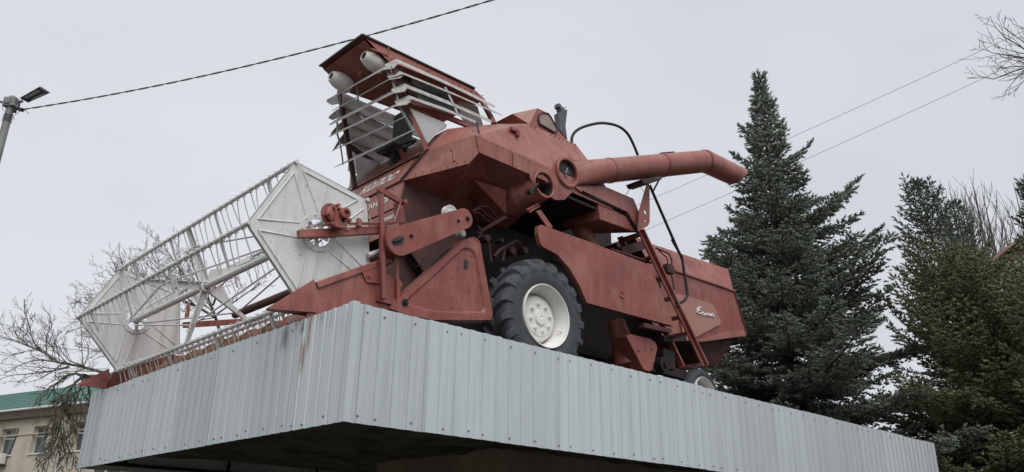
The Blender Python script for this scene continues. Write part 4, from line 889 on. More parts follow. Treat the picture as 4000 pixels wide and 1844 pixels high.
# ---------------------------------------------------------------- conifers
def conifer_mat(name, base, tip):
    m = mat(name, base, .75, 0, .22, 1.1, 0, 10, second=tip, sscale=2.6, sth=(.46, .68), spec=.25)
    translucent(m, .28); return m
def conifer(label, top, prof, seed, mt, lean=(0, 0), dens=1.0, shoot=.12, upward=.45, name='spruce_tree', extra=(), zlow=0., gap=.24, group=None, arms=()):
    """top = tip of the leader; prof = [(metres below the tip, crown radius)]"""
    g = random.Random(seed); top = np.array(top); H = top[2]-GROUND
    base = V(top[0]+lean[0]*H, top[1]+lean[1]*H, GROUND)
    t = thing(name, label, 'tree', base, group)
    trunk = [base+(top-base)*f for f in (0, .02, .2, .5, .8, 1)]; r0 = .014*H
    part('trunk', MB().tube([trunk[0]-V(0, 0, .3)]+trunk, [r0*1.5, r0*1.35, r0*1.05, r0*.9, r0*.55, r0*.25, .012], 10), BARK, t, smooth=60)
    pr = np.array(prof); SP = []; limbs, lr = [], []
    def shoots_on(p0, p1, n, ln):
        d = nrm(p1-p0); s_ = np.cross(d, V(0, 0, 1)); s_ = nrm(s_)
        for i in range(n):
            f = (i+g.random()*.6)/n; p = p0+(p1-p0)*f
            sd = g.choice((-1, 1)); dd = nrm(d*g.uniform(.45, 1.1)+s_*sd*g.uniform(.3, .9)+V(g.gauss(0, .2), g.gauss(0, .2), g.gauss(.12, .3)))
            SP.append((*p, *dd, ln*g.uniform(.6, 1.25)))
        SP.append((*p1, *d, ln*1.1))
    def clothe(pts, L_, z):
        rb = .010+.011*L_; limbs.append(pts); lr.append([rb, rb*.8, rb*.6, rb*.4, .004])
        steps = max(2, int(L_/(.125/dens)))
        for s_i in range(steps):
            f = .12+.88*(s_i+.5)/steps
            q = min(3.999, f*4); i0 = int(q); p = pts[i0]+(pts[i0+1]-pts[i0])*(q-i0); tg = nrm(pts[i0+1]-pts[i0]); sd = nrm(np.cross(tg, V(0, 0, 1)))
            for sg in (-1, 1):
                l_ = (.10+.34*L_*(1-f)**.8)*g.uniform(.5, 1.15)
                if l_ < .05: continue
                d = nrm(tg*g.uniform(.5, 1.0)+sd*sg*g.uniform(.6, 1.0)+V(0, 0, g.gauss(.02, .16)))
                shoots_on(p, p+d*l_+V(0, 0, -.06*l_), max(1, int(l_/.085*dens)), shoot)
            if f > .5: SP.append((*p, *nrm(tg+V(g.gauss(0, .3), g.gauss(0, .3), g.uniform(.1, .6))), shoot*g.uniform(.6, 1.1)))
        shoots_on(pts[3], pts[4], 3, shoot*1.1)
    for (az_, zz, aL, aup) in arms:
        c = top+(base-top)*(zz/H); hd = V(math.cos(az_), math.sin(az_), 0)
        clothe([c+hd*aL*f+V(0, 0, aL*aup*f*(.45+.55*f)) for f in (0, .25, .5, .75, 1.)], aL, zz)
    z = .10; k = 0
    while z < min(H-1.2-zlow, pr[-1][0]):
        R = float(np.interp(z, pr[:, 0], pr[:, 1])); c = top+(base-top)*(z/H)
        nb = 4 if z < .8 else g.choice((5, 6, 6, 7)); a0 = g.random()*6.28
        for b in range(nb):
            az = a0+b*6.283/nb+g.gauss(0, .22); L_ = max(.10, R*g.choice((.55, .75, .85, .95, 1.0, 1.05, 1.25))*g.uniform(.9, 1.1)); hd = V(math.cos(az), math.sin(az), 0)
            for (ez, eaz, f_) in extra:
                if abs(z-ez) < gap*.55 and abs((az-eaz+math.pi) % (2*math.pi)-math.pi) < .55: L_ *= f_
            up = (1.5-.95*min(1, z/3)) if z < 3 else upward*g.uniform(.3, 1.1)-.06*z/3
            pts = []
            for f in (0, .25, .5, .75, 1.0):
                drop = -.22*L_*f*(1-f)*1.2 if z > 2 else 0
                pts.append(c+hd*L_*f+V(0, 0, L_*up*f*(.55+.45*f)+drop*1.0)+V(g.gauss(0, .02), g.gauss(0, .02), 0)*L_*f)
            clothe(pts, L_, z)
        z += gap*g.uniform(.75, 1.25)*(.75+.25*min(1, z/3)); k += 1
    for i in range(5): SP.append((*(top+V(0, 0, .07*i)), *nrm(V(g.gauss(0, .22), g.gauss(0, .22), 1)), shoot*(.95-.1*i)))
    for i in range(6): SP.append((*(top-V(0, 0, .02+.05*i)), *nrm(V(g.gauss(0, .35), g.gauss(0, .35), 1)), shoot*.9))
    tm = tubes_mesh('limbs', limbs, lr, 4); lo_ = link('limbs', tm, BARK, t); lo_['kind'] = 'stuff'
    S = np.array(SP); N = len(S); p = S[:, :3]; d = S[:, 3:6]; ln = S[:, 6:7]
    rg = np.random.default_rng(seed); ref = np.where(np.abs(d[:, 2:3]) < .9, V(0, 0, 1), V(1, 0, 0))
    u = np.cross(d, ref); u /= np.linalg.norm(u, axis=1, keepdims=True); w_ = np.cross(d, u)
    verts = [p]; w0 = ln*.17
    ph = rg.random((N, 1))*6.28
    for j in range(3):
        a = ph+j*2.094; verts.append(p+d*ln*(.35+.2*rg.random((N, 1)))+(u*np.cos(a)+w_*np.sin(a))*w0*(.7+.6*rg.random((N, 1))))
    verts.append(p+d*ln)
    F = [(0, 2, 1), (0, 3, 2), (0, 1, 3), (1, 2, 4), (2, 3, 4), (3, 1, 4)]; b = 5
    for j in range(6):                                   # needle tufts standing off the shoot
        a = ph+j*1.047+.5; f = .12+.13*j; rr = (u*np.cos(a)+w_*np.sin(a)); s_ = ln*.075
        q = p+d*ln*f; verts += [q-d*s_, q+d*s_, q+d*ln*.20+rr*ln*.36]
        F.append((b, b+1, b+2)); b += 3
    VV = np.stack(verts, 1); nv = VV.shape[1]; FF = (np.array(F)[None]+(np.arange(N)*nv)[:, None, None]).reshape(-1, 3)
    link('crown', np_mesh('crown', VV.reshape(-1, 3), FF), mt, t)
    return t, N
SPR = conifer_mat('blue_spruce_needles', (.165, .190, .155), (.29, .315, .255, .85))
YEW = conifer_mat('yellow_green_needles', (.160, .175, .095), (.265, .27, .14, .9))
SPD = conifer_mat('dark_spruce_needles', (.105, .130, .105), (.17, .19, .145, .8))
EAZ = math.atan2(AR[1], AR[0])                            # towards the right of the view
ntop = PD('6', 198, 42, 24)
cnt = []
cnt.append(conifer('tall blue-green spruce rising behind the rear of the combine', ntop, [(0, .03), (.4, .09), (.8, .19), (1.8, .40), (2.8, .68), (3.8, 1.02), (5.0, 1.50), (6.2, 2.05), (7.3, 2.8), (8.8, 3.25), (10.5, 3.4), (13, 3.3)], 5, SPR, dens=1.4, shoot=.155, gap=.25,
                   extra=[(2.9, EAZ+.1, 1.3), (3.9, EAZ-.1, 1.35), (5.4, EAZ, 1.35), (5.7, EAZ+.3, 1.3), (4.4, EAZ+2.9, 1.1)],
                   arms=[(EAZ+.05, 4.9, 2.5, .70), (EAZ-.25, 5.1, 2.1, .62), (EAZ+.1, 6.6, 2.9, .60), (EAZ-.2, 6.9, 2.6, .5), (EAZ+.4, 7.4, 2.9, .4), (EAZ+2.9, 5.9, 1.1, .35), (EAZ+3.2, 6.4, 1.2, .3), (EAZ, 3.1, 1.25, .8), (EAZ+3.0, 3.6, .85, .6)])[1])
cnt.append(conifer('bushy yellow-green conifer beside the end of the plinth', PD('6', 790, 585, 20), [(0, .12), (.4, .45), (.9, .95), (1.8, 1.65), (3, 2.2), (4.5, 2.6), (6, 2.7), (9, 2.7)], 12, YEW, dens=1.2, shoot=.145, upward=.3, gap=.17, name='conifer_tree')[1])
cnt.append(conifer('thin open-topped spruce leaning behind the yellow-green conifer', PD('6', 662, 352, 27), [(0, .06), (.5, .35), (1.2, .85), (2.0, 1.05), (3.2, 1.25), (5, 1.5), (8, 1.9)], 23, SPD, lean=tuple((AR*.075)[:2]), dens=.85, shoot=.14, upward=.6, gap=.28)[1])
cnt.append(conifer('short spruce top beside the thin leaning spruce', PD('6', 772, 408, 28), [(0, .05), (.5, .28), (1.2, .45), (2.2, .55), (4, .9), (7, 1.2)], 31, SPD, dens=.7, gap=.30)[1])
cnt.append(conifer('dense dark spruce at the gable of the pink-roofed house', PD('6', 1012, 330, 25), [(0, .06), (.5, .40), (1.3, .70), (2.2, .75), (4, 1.0), (7, 1.4)], 41, SPD, dens=1.2, shoot=.15)[1])
cnt.append(conifer('low spreading yellow-green conifer in front of the pink-roofed house', PD('6', 1050, 650, 17.5), [(0, .15), (.4, .55), (1.0, .95), (2, 1.25), (3.5, 1.45), (6, 1.7)], 57, YEW, dens=1.1, shoot=.14, upward=.25, gap=.17, name='conifer_tree')[1])
print('shoots', cnt)

# ---------------------------------------------------------------- bare trees
def resample(path, K):
    P = np.array(path, float); s = np.r_[0, np.cumsum(np.linalg.norm(np.diff(P, axis=0), axis=1))]; q = np.linspace(0, s[-1], K)
    return np.stack([np.interp(q, s, P[:, i]) for i in range(3)], 1), s[-1]
def bare_tree(label, trunk, r0, limbs, seed, levels=3, bias=V(0, 0, .5), name='bare_tree', mt=None, twig_len=1.0, dens=1.0, rmin=.0046, group=None, ang=(.5, 1.0), ratio=.42):
    g = np.random.default_rng(seed); mt = mt or TWIG
    t = thing(name, label, 'tree', trunk[0], group)
    part('trunk', MB().tube(trunk, list(np.linspace(r0, r0*.6, len(trunk))), 10), BARK, t, smooth=60)
    main, mr, fine, fr_ = [], [], [], []
    limbs = [(p_, a_*.62, b_*.7) for p_, a_, b_ in limbs]
    def grow(path, ra, rb, lev):
        P, ln = resample(path, 7)
        (main if lev == 0 else fine).append(P); (mr if lev == 0 else fr_).append(np.linspace(ra, rb, 7))
        if lev >= levels: return
        n = max(3, int(ln*(6.5 if lev == 0 else 8.0)*dens))
        if lev >= 1: n = min(n, 10)
        for i in range(n):
            f = (.12 if lev else .18)+(.86 if lev else .80)*(i+g.random())/n; q = min(5.999, f*6); k = int(q); p = P[k]+(P[k+1]-P[k])*(q-k); tg = nrm(P[k+1]-P[k])
            rv = nrm(g.normal(size=3)); rv = nrm(rv-tg*np.dot(rv, tg)); a = g.uniform(*ang)
            d = nrm(tg*math.cos(a)+rv*math.sin(a)); L_ = (ln*ratio*(1.15-.6*f)*g.uniform(.5, 1.25))*twig_len
            L_ = min(L_, 1.6 if lev == 0 else .7)
            if L_ < .07: continue
            pts = [p]; dd = d
            for _ in range(4):
                dd = nrm(dd+bias*.16+g.normal(size=3)*.14); pts.append(pts[-1]+dd*L_/4)
            r_ = max(rmin, (ra+(rb-ra)*f)*.5); grow(pts, r_, rmin*.8, lev+1)
    for path, ra, rb in limbs: grow(path, ra, rb, 0)
    for P_, r_ in zip(main, mr): link('limb', tubes_mesh('limb', [P_], [r_], 5), BARK, t)
    link('crown', tubes_mesh('crown', fine, fr_, 3), mt, t)
    return len(fine)
def dpath(k, pts, d0, d1=None):
    d1 = d0 if d1 is None else d1; n = len(pts)
    return [PD(k, a, b, d0+(d1-d0)*i/max(1, n-1)) for i, (a, b) in enumerate(pts)]
def trunk_to(p, lean=V(0, 0, 0), n=4):
    b = V(p[0]+lean[0], p[1]+lean[1], GROUND-.2); return [b+(p-b)*i/(n-1)+V(.05*math.sin(i*2.), .04*math.cos(i*1.3), 0)*(0 < i < n-1) for i in range(n)]
# tree whose long crooked limb reaches out to the left of the reel
fk = PD('f', 1250, 1120, 17.0)
n1 = bare_tree('bare tree with a long crooked limb reaching out beside the reel', trunk_to(fk, V(.5, .3, 0)), .16,
    [(dpath('f', [(1250, 1120), (1000, 1030), (840, 978), (700, 985), (560, 930), (420, 830), (280, 760), (130, 722), (0, 690)], 17, 17.6), .062, .008),
     (dpath('f', [(700, 985), (620, 1010), (450, 1040), (260, 1060), (60, 1075), (0, 1110)], 17.2, 17), .03, .008),
     (dpath('f', [(520, 915), (470, 860), (462, 720), (480, 640), (530, 560), (500, 480), (480, 430)], 17.3, 18), .028, .007),
     (dpath('f', [(430, 840), (330, 740), (290, 560), (250, 420), (240, 300)], 17.4, 17), .025, .006),
     (dpath('f', [(600, 945), (440, 915), (300, 930), (150, 990), (40, 1060)], 17.2, 16.5), .028, .007),
     (dpath('f', [(840, 978), (700, 930), (610, 820), (560, 760), (620, 690)], 17.1, 18), .026, .006),
     (dpath('f', [(280, 760), (180, 690), (120, 580), (20, 560)], 17.5, 18), .02, .006),
     (dpath('f', [(620, 960), (520, 1040), (400, 1110), (250, 1150)], 17.2, 17), .024, .006),
     (dpath('f', [(840, 978), (880, 900), (900, 800), (850, 700)], 17.1, 18), .022, .006)], 3, bias=V(0, 0, .5), dens=1.0)
# weeping mass in front of the green roof
ck = PD('b', 1330, 140, 16.2)
W = [(dpath('b', [(1330, 140), (1150, 60), (980, 60)], 16.2, 15.8), .07, .05), (dpath('b', [(980, 60), (880, 20), (760, 60), (640, 170), (560, 330)], 15.8, 15.6), .05, .010), (dpath('b', [(980, 60), (900, 120), (800, 240), (740, 400), (700, 600)], 15.8, 15.4), .05, .010),
     (dpath('b', [(980, 60), (960, 160), (900, 300), (870, 470), (850, 640)], 15.8, 15.5), .045, .010), (dpath('b', [(980, 60), (1040, 130), (1060, 260), (1040, 430)], 15.8, 15.9), .04, .010),
     (dpath('b', [(880, 150), (760, 200), (680, 330), (630, 520), (560, 700)], 15.7, 15.2), .03, .008), (dpath('b', [(800, 300), (720, 520), (690, 760), (600, 930), (540, 1090)], 15.5, 15.3), .022, .006),
     (dpath('b', [(900, 300), (850, 600), (810, 880), (780, 1130)], 15.6, 15.4), .02, .006), (dpath('b', [(900, 260), (960, 400), (950, 560), (930, 700)], 15.7, 15.6), .02, .006), (dpath('b', [(640, 170), (540, 220), (440, 300), (400, 420)], 15.6, 15.2), .02, .006),
     (dpath('b', [(1000, 200), (900, 240), (780, 330), (720, 450)], 15.7, 15.9), .02, .006)]
n2 = bare_tree('drooping tangle of olive twigs on a small tree by the green roof', trunk_to(ck, V(.4, .5, 0)), .12, W, 8, bias=V(0, 0, -1.1), mt=OLIVE, dens=2.0, ang=(.25, 1.05), rmin=.006, ratio=.50)
# tree seen through the open reel
tk = PD('4', 735, 905, 21)
n3 = bare_tree('bare spreading tree seen through the open white reel', trunk_to(tk, V(.2, .2, 0)), .17,
    [(dpath('4', [(735, 905), (700, 790), (690, 740), (610, 660), (520, 560), (440, 430)], 21, 21.5), .08, .008), (dpath('4', [(700, 800), (600, 740), (480, 690), (330, 640), (180, 590)], 21, 22), .06, .008),
     (dpath('4', [(690, 740), (730, 640), (790, 590), (850, 570)], 21, 20.5), .05, .008), (dpath('4', [(700, 790), (800, 720), (900, 650), (960, 620)], 21, 21), .04, .007), (dpath('4', [(600, 740), (480, 620), (380, 520), (330, 460)], 21.2, 22), .04, .007),
     (dpath('4', [(480, 690), (330, 700), (150, 710), (20, 700)], 21.4, 22), .04, .007), (dpath('4', [(380, 670), (220, 780), (100, 830), (10, 860)], 21.5, 21), .035, .007), (dpath('4', [(330, 640), (260, 560), (230, 490)], 21.8, 22.2), .03, .007),
     (dpath('4', [(640, 700), (600, 560), (560, 480)], 21.2, 21.8), .03, .007), (dpath('4', [(700, 800), (590, 820), (560, 870)], 21, 21), .03, .007), (dpath('4', [(690, 760), (650, 690), (690, 600), (720, 540)], 21, 21), .03, .007)], 14, bias=V(0, 0, .6), dens=1.05)
n3b = bare_tree('slight bare tree whose twigs fan out left of the reel\'s far panel', trunk_to(PD('f', 1350, 900, 23), V(.2, 0, 0)), .12,
    [(dpath('f', [(1350, 900), (1150, 760), (1000, 650), (850, 520), (700, 545)], 23, 23), .05, .007), (dpath('f', [(1200, 790), (1050, 700), (880, 680), (740, 670)], 23, 22.5), .035, .007), (dpath('f', [(1100, 720), (960, 500), (860, 390), (750, 300)], 23, 23.5), .035, .007),
     (dpath('f', [(1150, 760), (1000, 840), (880, 800), (760, 780)], 23, 23), .03, .007), (dpath('f', [(1250, 830), (1100, 860), (960, 900), (900, 960)], 23, 23), .03, .007), (dpath('f', [(960, 500), (930, 380), (870, 210)], 23.2, 23.4), .02, .006)], 19, bias=V(0, 0, .5), dens=1.0)
# crown entering the frame at the upper right
ZN['q'] = (3550, 50, .33683)
sk = PD('q', 1900, 700, 19)
n4 = bare_tree('bare tree reaching into the sky above the two thin wires', trunk_to(sk, V(.6, -.3, 0)), .2,
    [(dpath('q', [(1900, 700), (1600, 560), (1300, 515), (1080, 480), (900, 460), (820, 400)], 19, 18.6), .05, .006), (dpath('q', [(1900, 700), (1500, 620), (1330, 640), (1180, 690), (960, 780), (870, 770), (820, 740)], 19, 18.7), .05, .006),
     (dpath('q', [(1700, 600), (1420, 480), (1290, 380), (1130, 310), (1060, 220), (950, 110), (940, 40)], 19, 19.4), .04, .006), (dpath('q', [(1500, 560), (1340, 580), (1100, 520), (1050, 500)], 19, 19), .025, .006),
     (dpath('q', [(1500, 620), (1250, 620), (1080, 640), (980, 560), (940, 520)], 19, 18.8), .025, .006), (dpath('q', [(1430, 600), (1330, 680), (1220, 790), (1080, 960)], 19, 19), .022, .006), (dpath('q', [(1600, 640), (1340, 780), (1270, 860), (1170, 960), (1110, 960)], 19, 19.2), .022, .006),
     (dpath('q', [(1500, 520), (1330, 330), (1200, 250), (1090, 150), (1080, 70)], 19, 19), .025, .006), (dpath('q', [(1600, 450), (1336, 180), (1230, 150), (1180, 100), (1160, 50)], 19, 19), .025, .006), (dpath('q', [(1450, 500), (1220, 450), (1010, 390), (910, 330), (900, 280)], 19, 19), .02, .006),
     (dpath('q', [(1900, 700), (2080, 400), (2150, 50), (2100, -400)], 19, 19.5), .12, .008), (dpath('q', [(1900, 700), (2250, 560), (2600, 450), (3000, 200)], 19, 19.5), .10, .008), (dpath('q', [(1950, 620), (1850, 300), (1780, -50), (1800, -500)], 19, 18), .09, .008),
     (dpath('q', [(2080, 400), (2350, 150), (2500, -200)], 19, 20.5), .06, .007), (dpath('q', [(1850, 300), (1700, 50), (1650, -300)], 18.6, 18), .05, .007), (dpath('q', [(2250, 560), (2500, 800), (2800, 850)], 19, 18.5), .05, .007)], 27, bias=V(0, 0, .35), dens=.62, ang=(.35, .8), levels=2, rmin=.0055)
# upright poplars far behind the conifers
pops = [(490, 5, .9), (560, 40, .8), (655, 80, .9), (745, 25, 1.), (820, 90, 1.), (870, 300, .6), (995, 400, .6), (1060, 25, 1.), (1165, 70, .9)]
tot = 0
for i, (a, b, f) in enumerate(pops):
    g = np.random.default_rng(100+i); tip = PD('t', a+45, b, 48+g.uniform(-3, 3)); foot = V(tip[0], tip[1], GROUND); H = tip[2]-GROUND
    t = thing('poplar_tree', 'slender leafless poplar with upright twigs behind the conifers', 'tree', foot, 'leafless poplars behind the conifers')
    part('trunk', MB().tube([foot-V(0, 0, .2), foot+V(0, 0, H*.5), foot+V(.1, 0, H*.85), tip], [.22, .15, .05, .012], 8), BARK, t, smooth=60)
    P, R = [], []
    for _ in range(34):
        z0 = g.uniform(.40, .9)*H; L_ = (H-z0)*g.uniform(.35, .85)+.6; az = g.uniform(0, 6.28); o_ = g.uniform(.12, .24)
        p = foot+V(0, 0, z0); pts = [p]; d = nrm(V(math.cos(az)*.5, math.sin(az)*.5, .9))
        for s_ in range(6): d = nrm(d+V(0, 0, .18)+g.normal(size=3)*.07); pts.append(pts[-1]+d*L_/6)
        P.append(pts); R.append(np.linspace(.028, .010, 7))
        for _k in range(4):
            q = pts[g.integers(2, 6)]; d2 = nrm(V(g.normal()*.3, g.normal()*.3, 1)); l2 = g.uniform(.4, 1.4); P.append([q+d2*l2*s_/6+V(0, 0, .05*(s_/6)**2) for s_ in range(7)]); R.append(np.linspace(.013, .008, 7))
    link('crown', tubes_mesh('crown', P, R, 3), TWIG, t); tot += len(P)
print('twigs', n1, n2, n3, n3b, n4, tot)

# ================================================================== street lamp, cables
DK = 14.0
lp = PD('8', 137, 342, DK); lamp = thing('street_lamp', 'grey metal street lamp post with a dark flat LED head', 'street lamp', (lp[0], lp[1], GROUND))
STEEL = mat('galvanised_pole', (.22, .23, .225), .6, .2, .18, 3, .08, 20, second=(.13, .125, .115, .7), sscale=2.5, sth=(.5, .7))
part('pole', MB().tube([(lp[0], lp[1], GROUND), (lp[0], lp[1], lp[2]-2.5), (lp[0], lp[1], lp[2])], [.095, .068, .058], 18), STEEL, lamp, smooth=60)
m = MB().lathe(lp+V(0, 0, -.02), (0, 0, 1), [(-.10, .062), (0, .062), (.02, .05), (.025, 0)], 18); part('pole_cap', m, STEEL, lamp, smooth=40)
c = lp+V(0, 0, -.12); R3 = np.array([AR, np.cross(V(0, 0, 1), AR), V(0, 0, 1)]).T
m = MB(); m.box(c, (.20, .17, .17), R3); m.box(c-AR*.02-np.cross(V(0, 0, 1), AR)*.09, (.09, .03, .10), R3); part('clamp', m, STEEL, lamp, bevel=.01)
q = [PD('8', 196, 352, DK), PD('8', 288, 400, DK-.05), PD('8', 505, 303, DK-.45), PD('8', 398, 237, DK-.40)]
nn = nrm(np.cross(q[1]-q[0], q[3]-q[0])); nn = nn if nn[2] > 0 else -nn
DG = mat('dark_grey_casting', (.045, .05, .058), .5, .3, .15, 10)
m = MB(); cc = sum(q)/4; m.loops([q, [p+nn*.02 for p in q], [cc+(p-cc)*.9+nn*.06 for p in q]]); hd_ = part('lamp_head', m, DG, lamp, bevel=.008)
m = MB(); bq = lambda u, v: (q[0]*(1-u)+q[3]*u)*(1-v)+(q[1]*(1-u)+q[2]*u)*v
m.prism([bq(.16, .18)-nn*.004, bq(.86, .18)-nn*.004, bq(.86, .50)-nn*.004, bq(.16, .50)-nn*.004], nn*.003); part('lens', m, mat('led_lens', (.28, .30, .32), .2, 0, .1, 10), hd_)
m = MB(); m.prism([bq(.22, .80)-nn*.004, bq(.88, .80)-nn*.004, bq(.88, .90)-nn*.004, bq(.22, .90)-nn*.004], nn*.003); part('lens', m, mat('led_lens_bright', (.55, .57, .6), .2, 0, .1, 10), hd_)
part('arm', MB().tube([c, PD('8', 235, 382, DK)], .026, 10), STEEL, lamp, smooth=60)
part('arm', MB().tube([c, PD('8', 40, 398, DK), PD('8', -150, 345, DK)], .022, 10), STEEL, lamp, smooth=60)
q = [PD('8', -140, 330, DK), PD('8', -170, 370, DK), PD('8', -420, 330, DK+.3), PD('8', -390, 270, DK+.3)]
m = MB().loops([q, [p+V(0, 0, .05) for p in q]]); part('lamp_head', m, DG, lamp, bevel=.008)
m = MB()
for i in range(4): cx = lp+V(0, 0, -.36-.035*i); m.lathe(cx, (0, 0, 1), [(-.008, .074), (.008, .074)], 16)
part('cable_strap', m, DG, lamp)
for pts in ([(25, 420), (28, 470), (70, 500), (130, 515)], [(180, 440), (200, 460), (210, 480)], [(220, 470), (260, 480), (298, 515)], [(130, 520), (145, 560), (148, 575)], [(60, 480), (110, 520), (160, 480), (210, 420)], [(150, 530), (185, 500), (230, 465)]):
    part('loose_wire', MB().tube([PD('8', a, b, DK-.1) for a, b in pts], .005, 5), BLACK, lamp)
m = MB(); m.box(PD('8', 215, 470, DK-.1), (.09, .05, .05)); m.box(PD('8', 145, 485, DK-.08), (.07, .05, .05)); part('cable_clamp', m, BLACK, lamp)
# twisted service cable
a = PD('8', 215, 472, DK-.1); b = PD('p', 2700, -250, 10.5); mid = PD('p', 1000, 246, 13.0)
def sagline(a, b, n, sag): return [a+(b-a)*t-V(0, 0, sag*4*t*(1-t)) for t in np.linspace(0, 1, n)]
cand = min(np.linspace(0, 1.2, 60), key=lambda s: min(abs(((p-CAM)@AU)/((p-CAM)@AF)*-FPX+922-246)+abs(((p-CAM)@AR)/((p-CAM)@AF)*FPX+2000-1000)*.3 for p in sagline(a, b, 60, s)))
line = sagline(a, b, 420, float(cand)); tg = nrm(b-a); u = nrm(np.cross(tg, V(0, 0, 1))); w_ = np.cross(u, tg)
m = MB()
for ph in (0, math.pi): m.tube([p+.0075*(math.cos(i*.3+ph)*u+math.sin(i*.3+ph)*w_) for i, p in enumerate(line)], .0068, 5)
tag(link('twisted_cable', m.mesh('twisted_cable', 60), mat('black_cable', (.025, .025, .027), .6, 0, .2, 5)), 'black twisted cable slung from the street lamp above the cab', 'cable')
WIRE = mat('grey_wire', (.22, .225, .24), .6, 0, .1, 5)
def wire(pts, d0, d1, sag, r, label, group=None):
    a, b = PD('p', *pts[0], d0), PD('p', *pts[1], d1)
    tag(link('overhead_wire', MB().tube(sagline(a, b, 24, sag), r, 5).mesh('overhead_wire', 60), WIRE), label, 'wire', group)
wire(((4200, 27), (2330, 871)), 30, 36, .10, .009, 'upper of the two thin wires running down behind the spruce')
wire(((4200, 139), (2330, 982)), 30, 36, .10, .009, 'lower of the two thin wires running down behind the spruce')
wire(((-150, 1272), (360, 1372)), 30, 34, .15, .012, 'thin wire crossing the crooked bare limb')
wire(((-150, 1398), (420, 1440)), 30, 36, .15, .012, 'thin wire low over the crooked bare limb')
wire(((-200, 1510), (420, 1590)), 34, 40, .2, .012, 'thin wire hanging in front of the green roof')

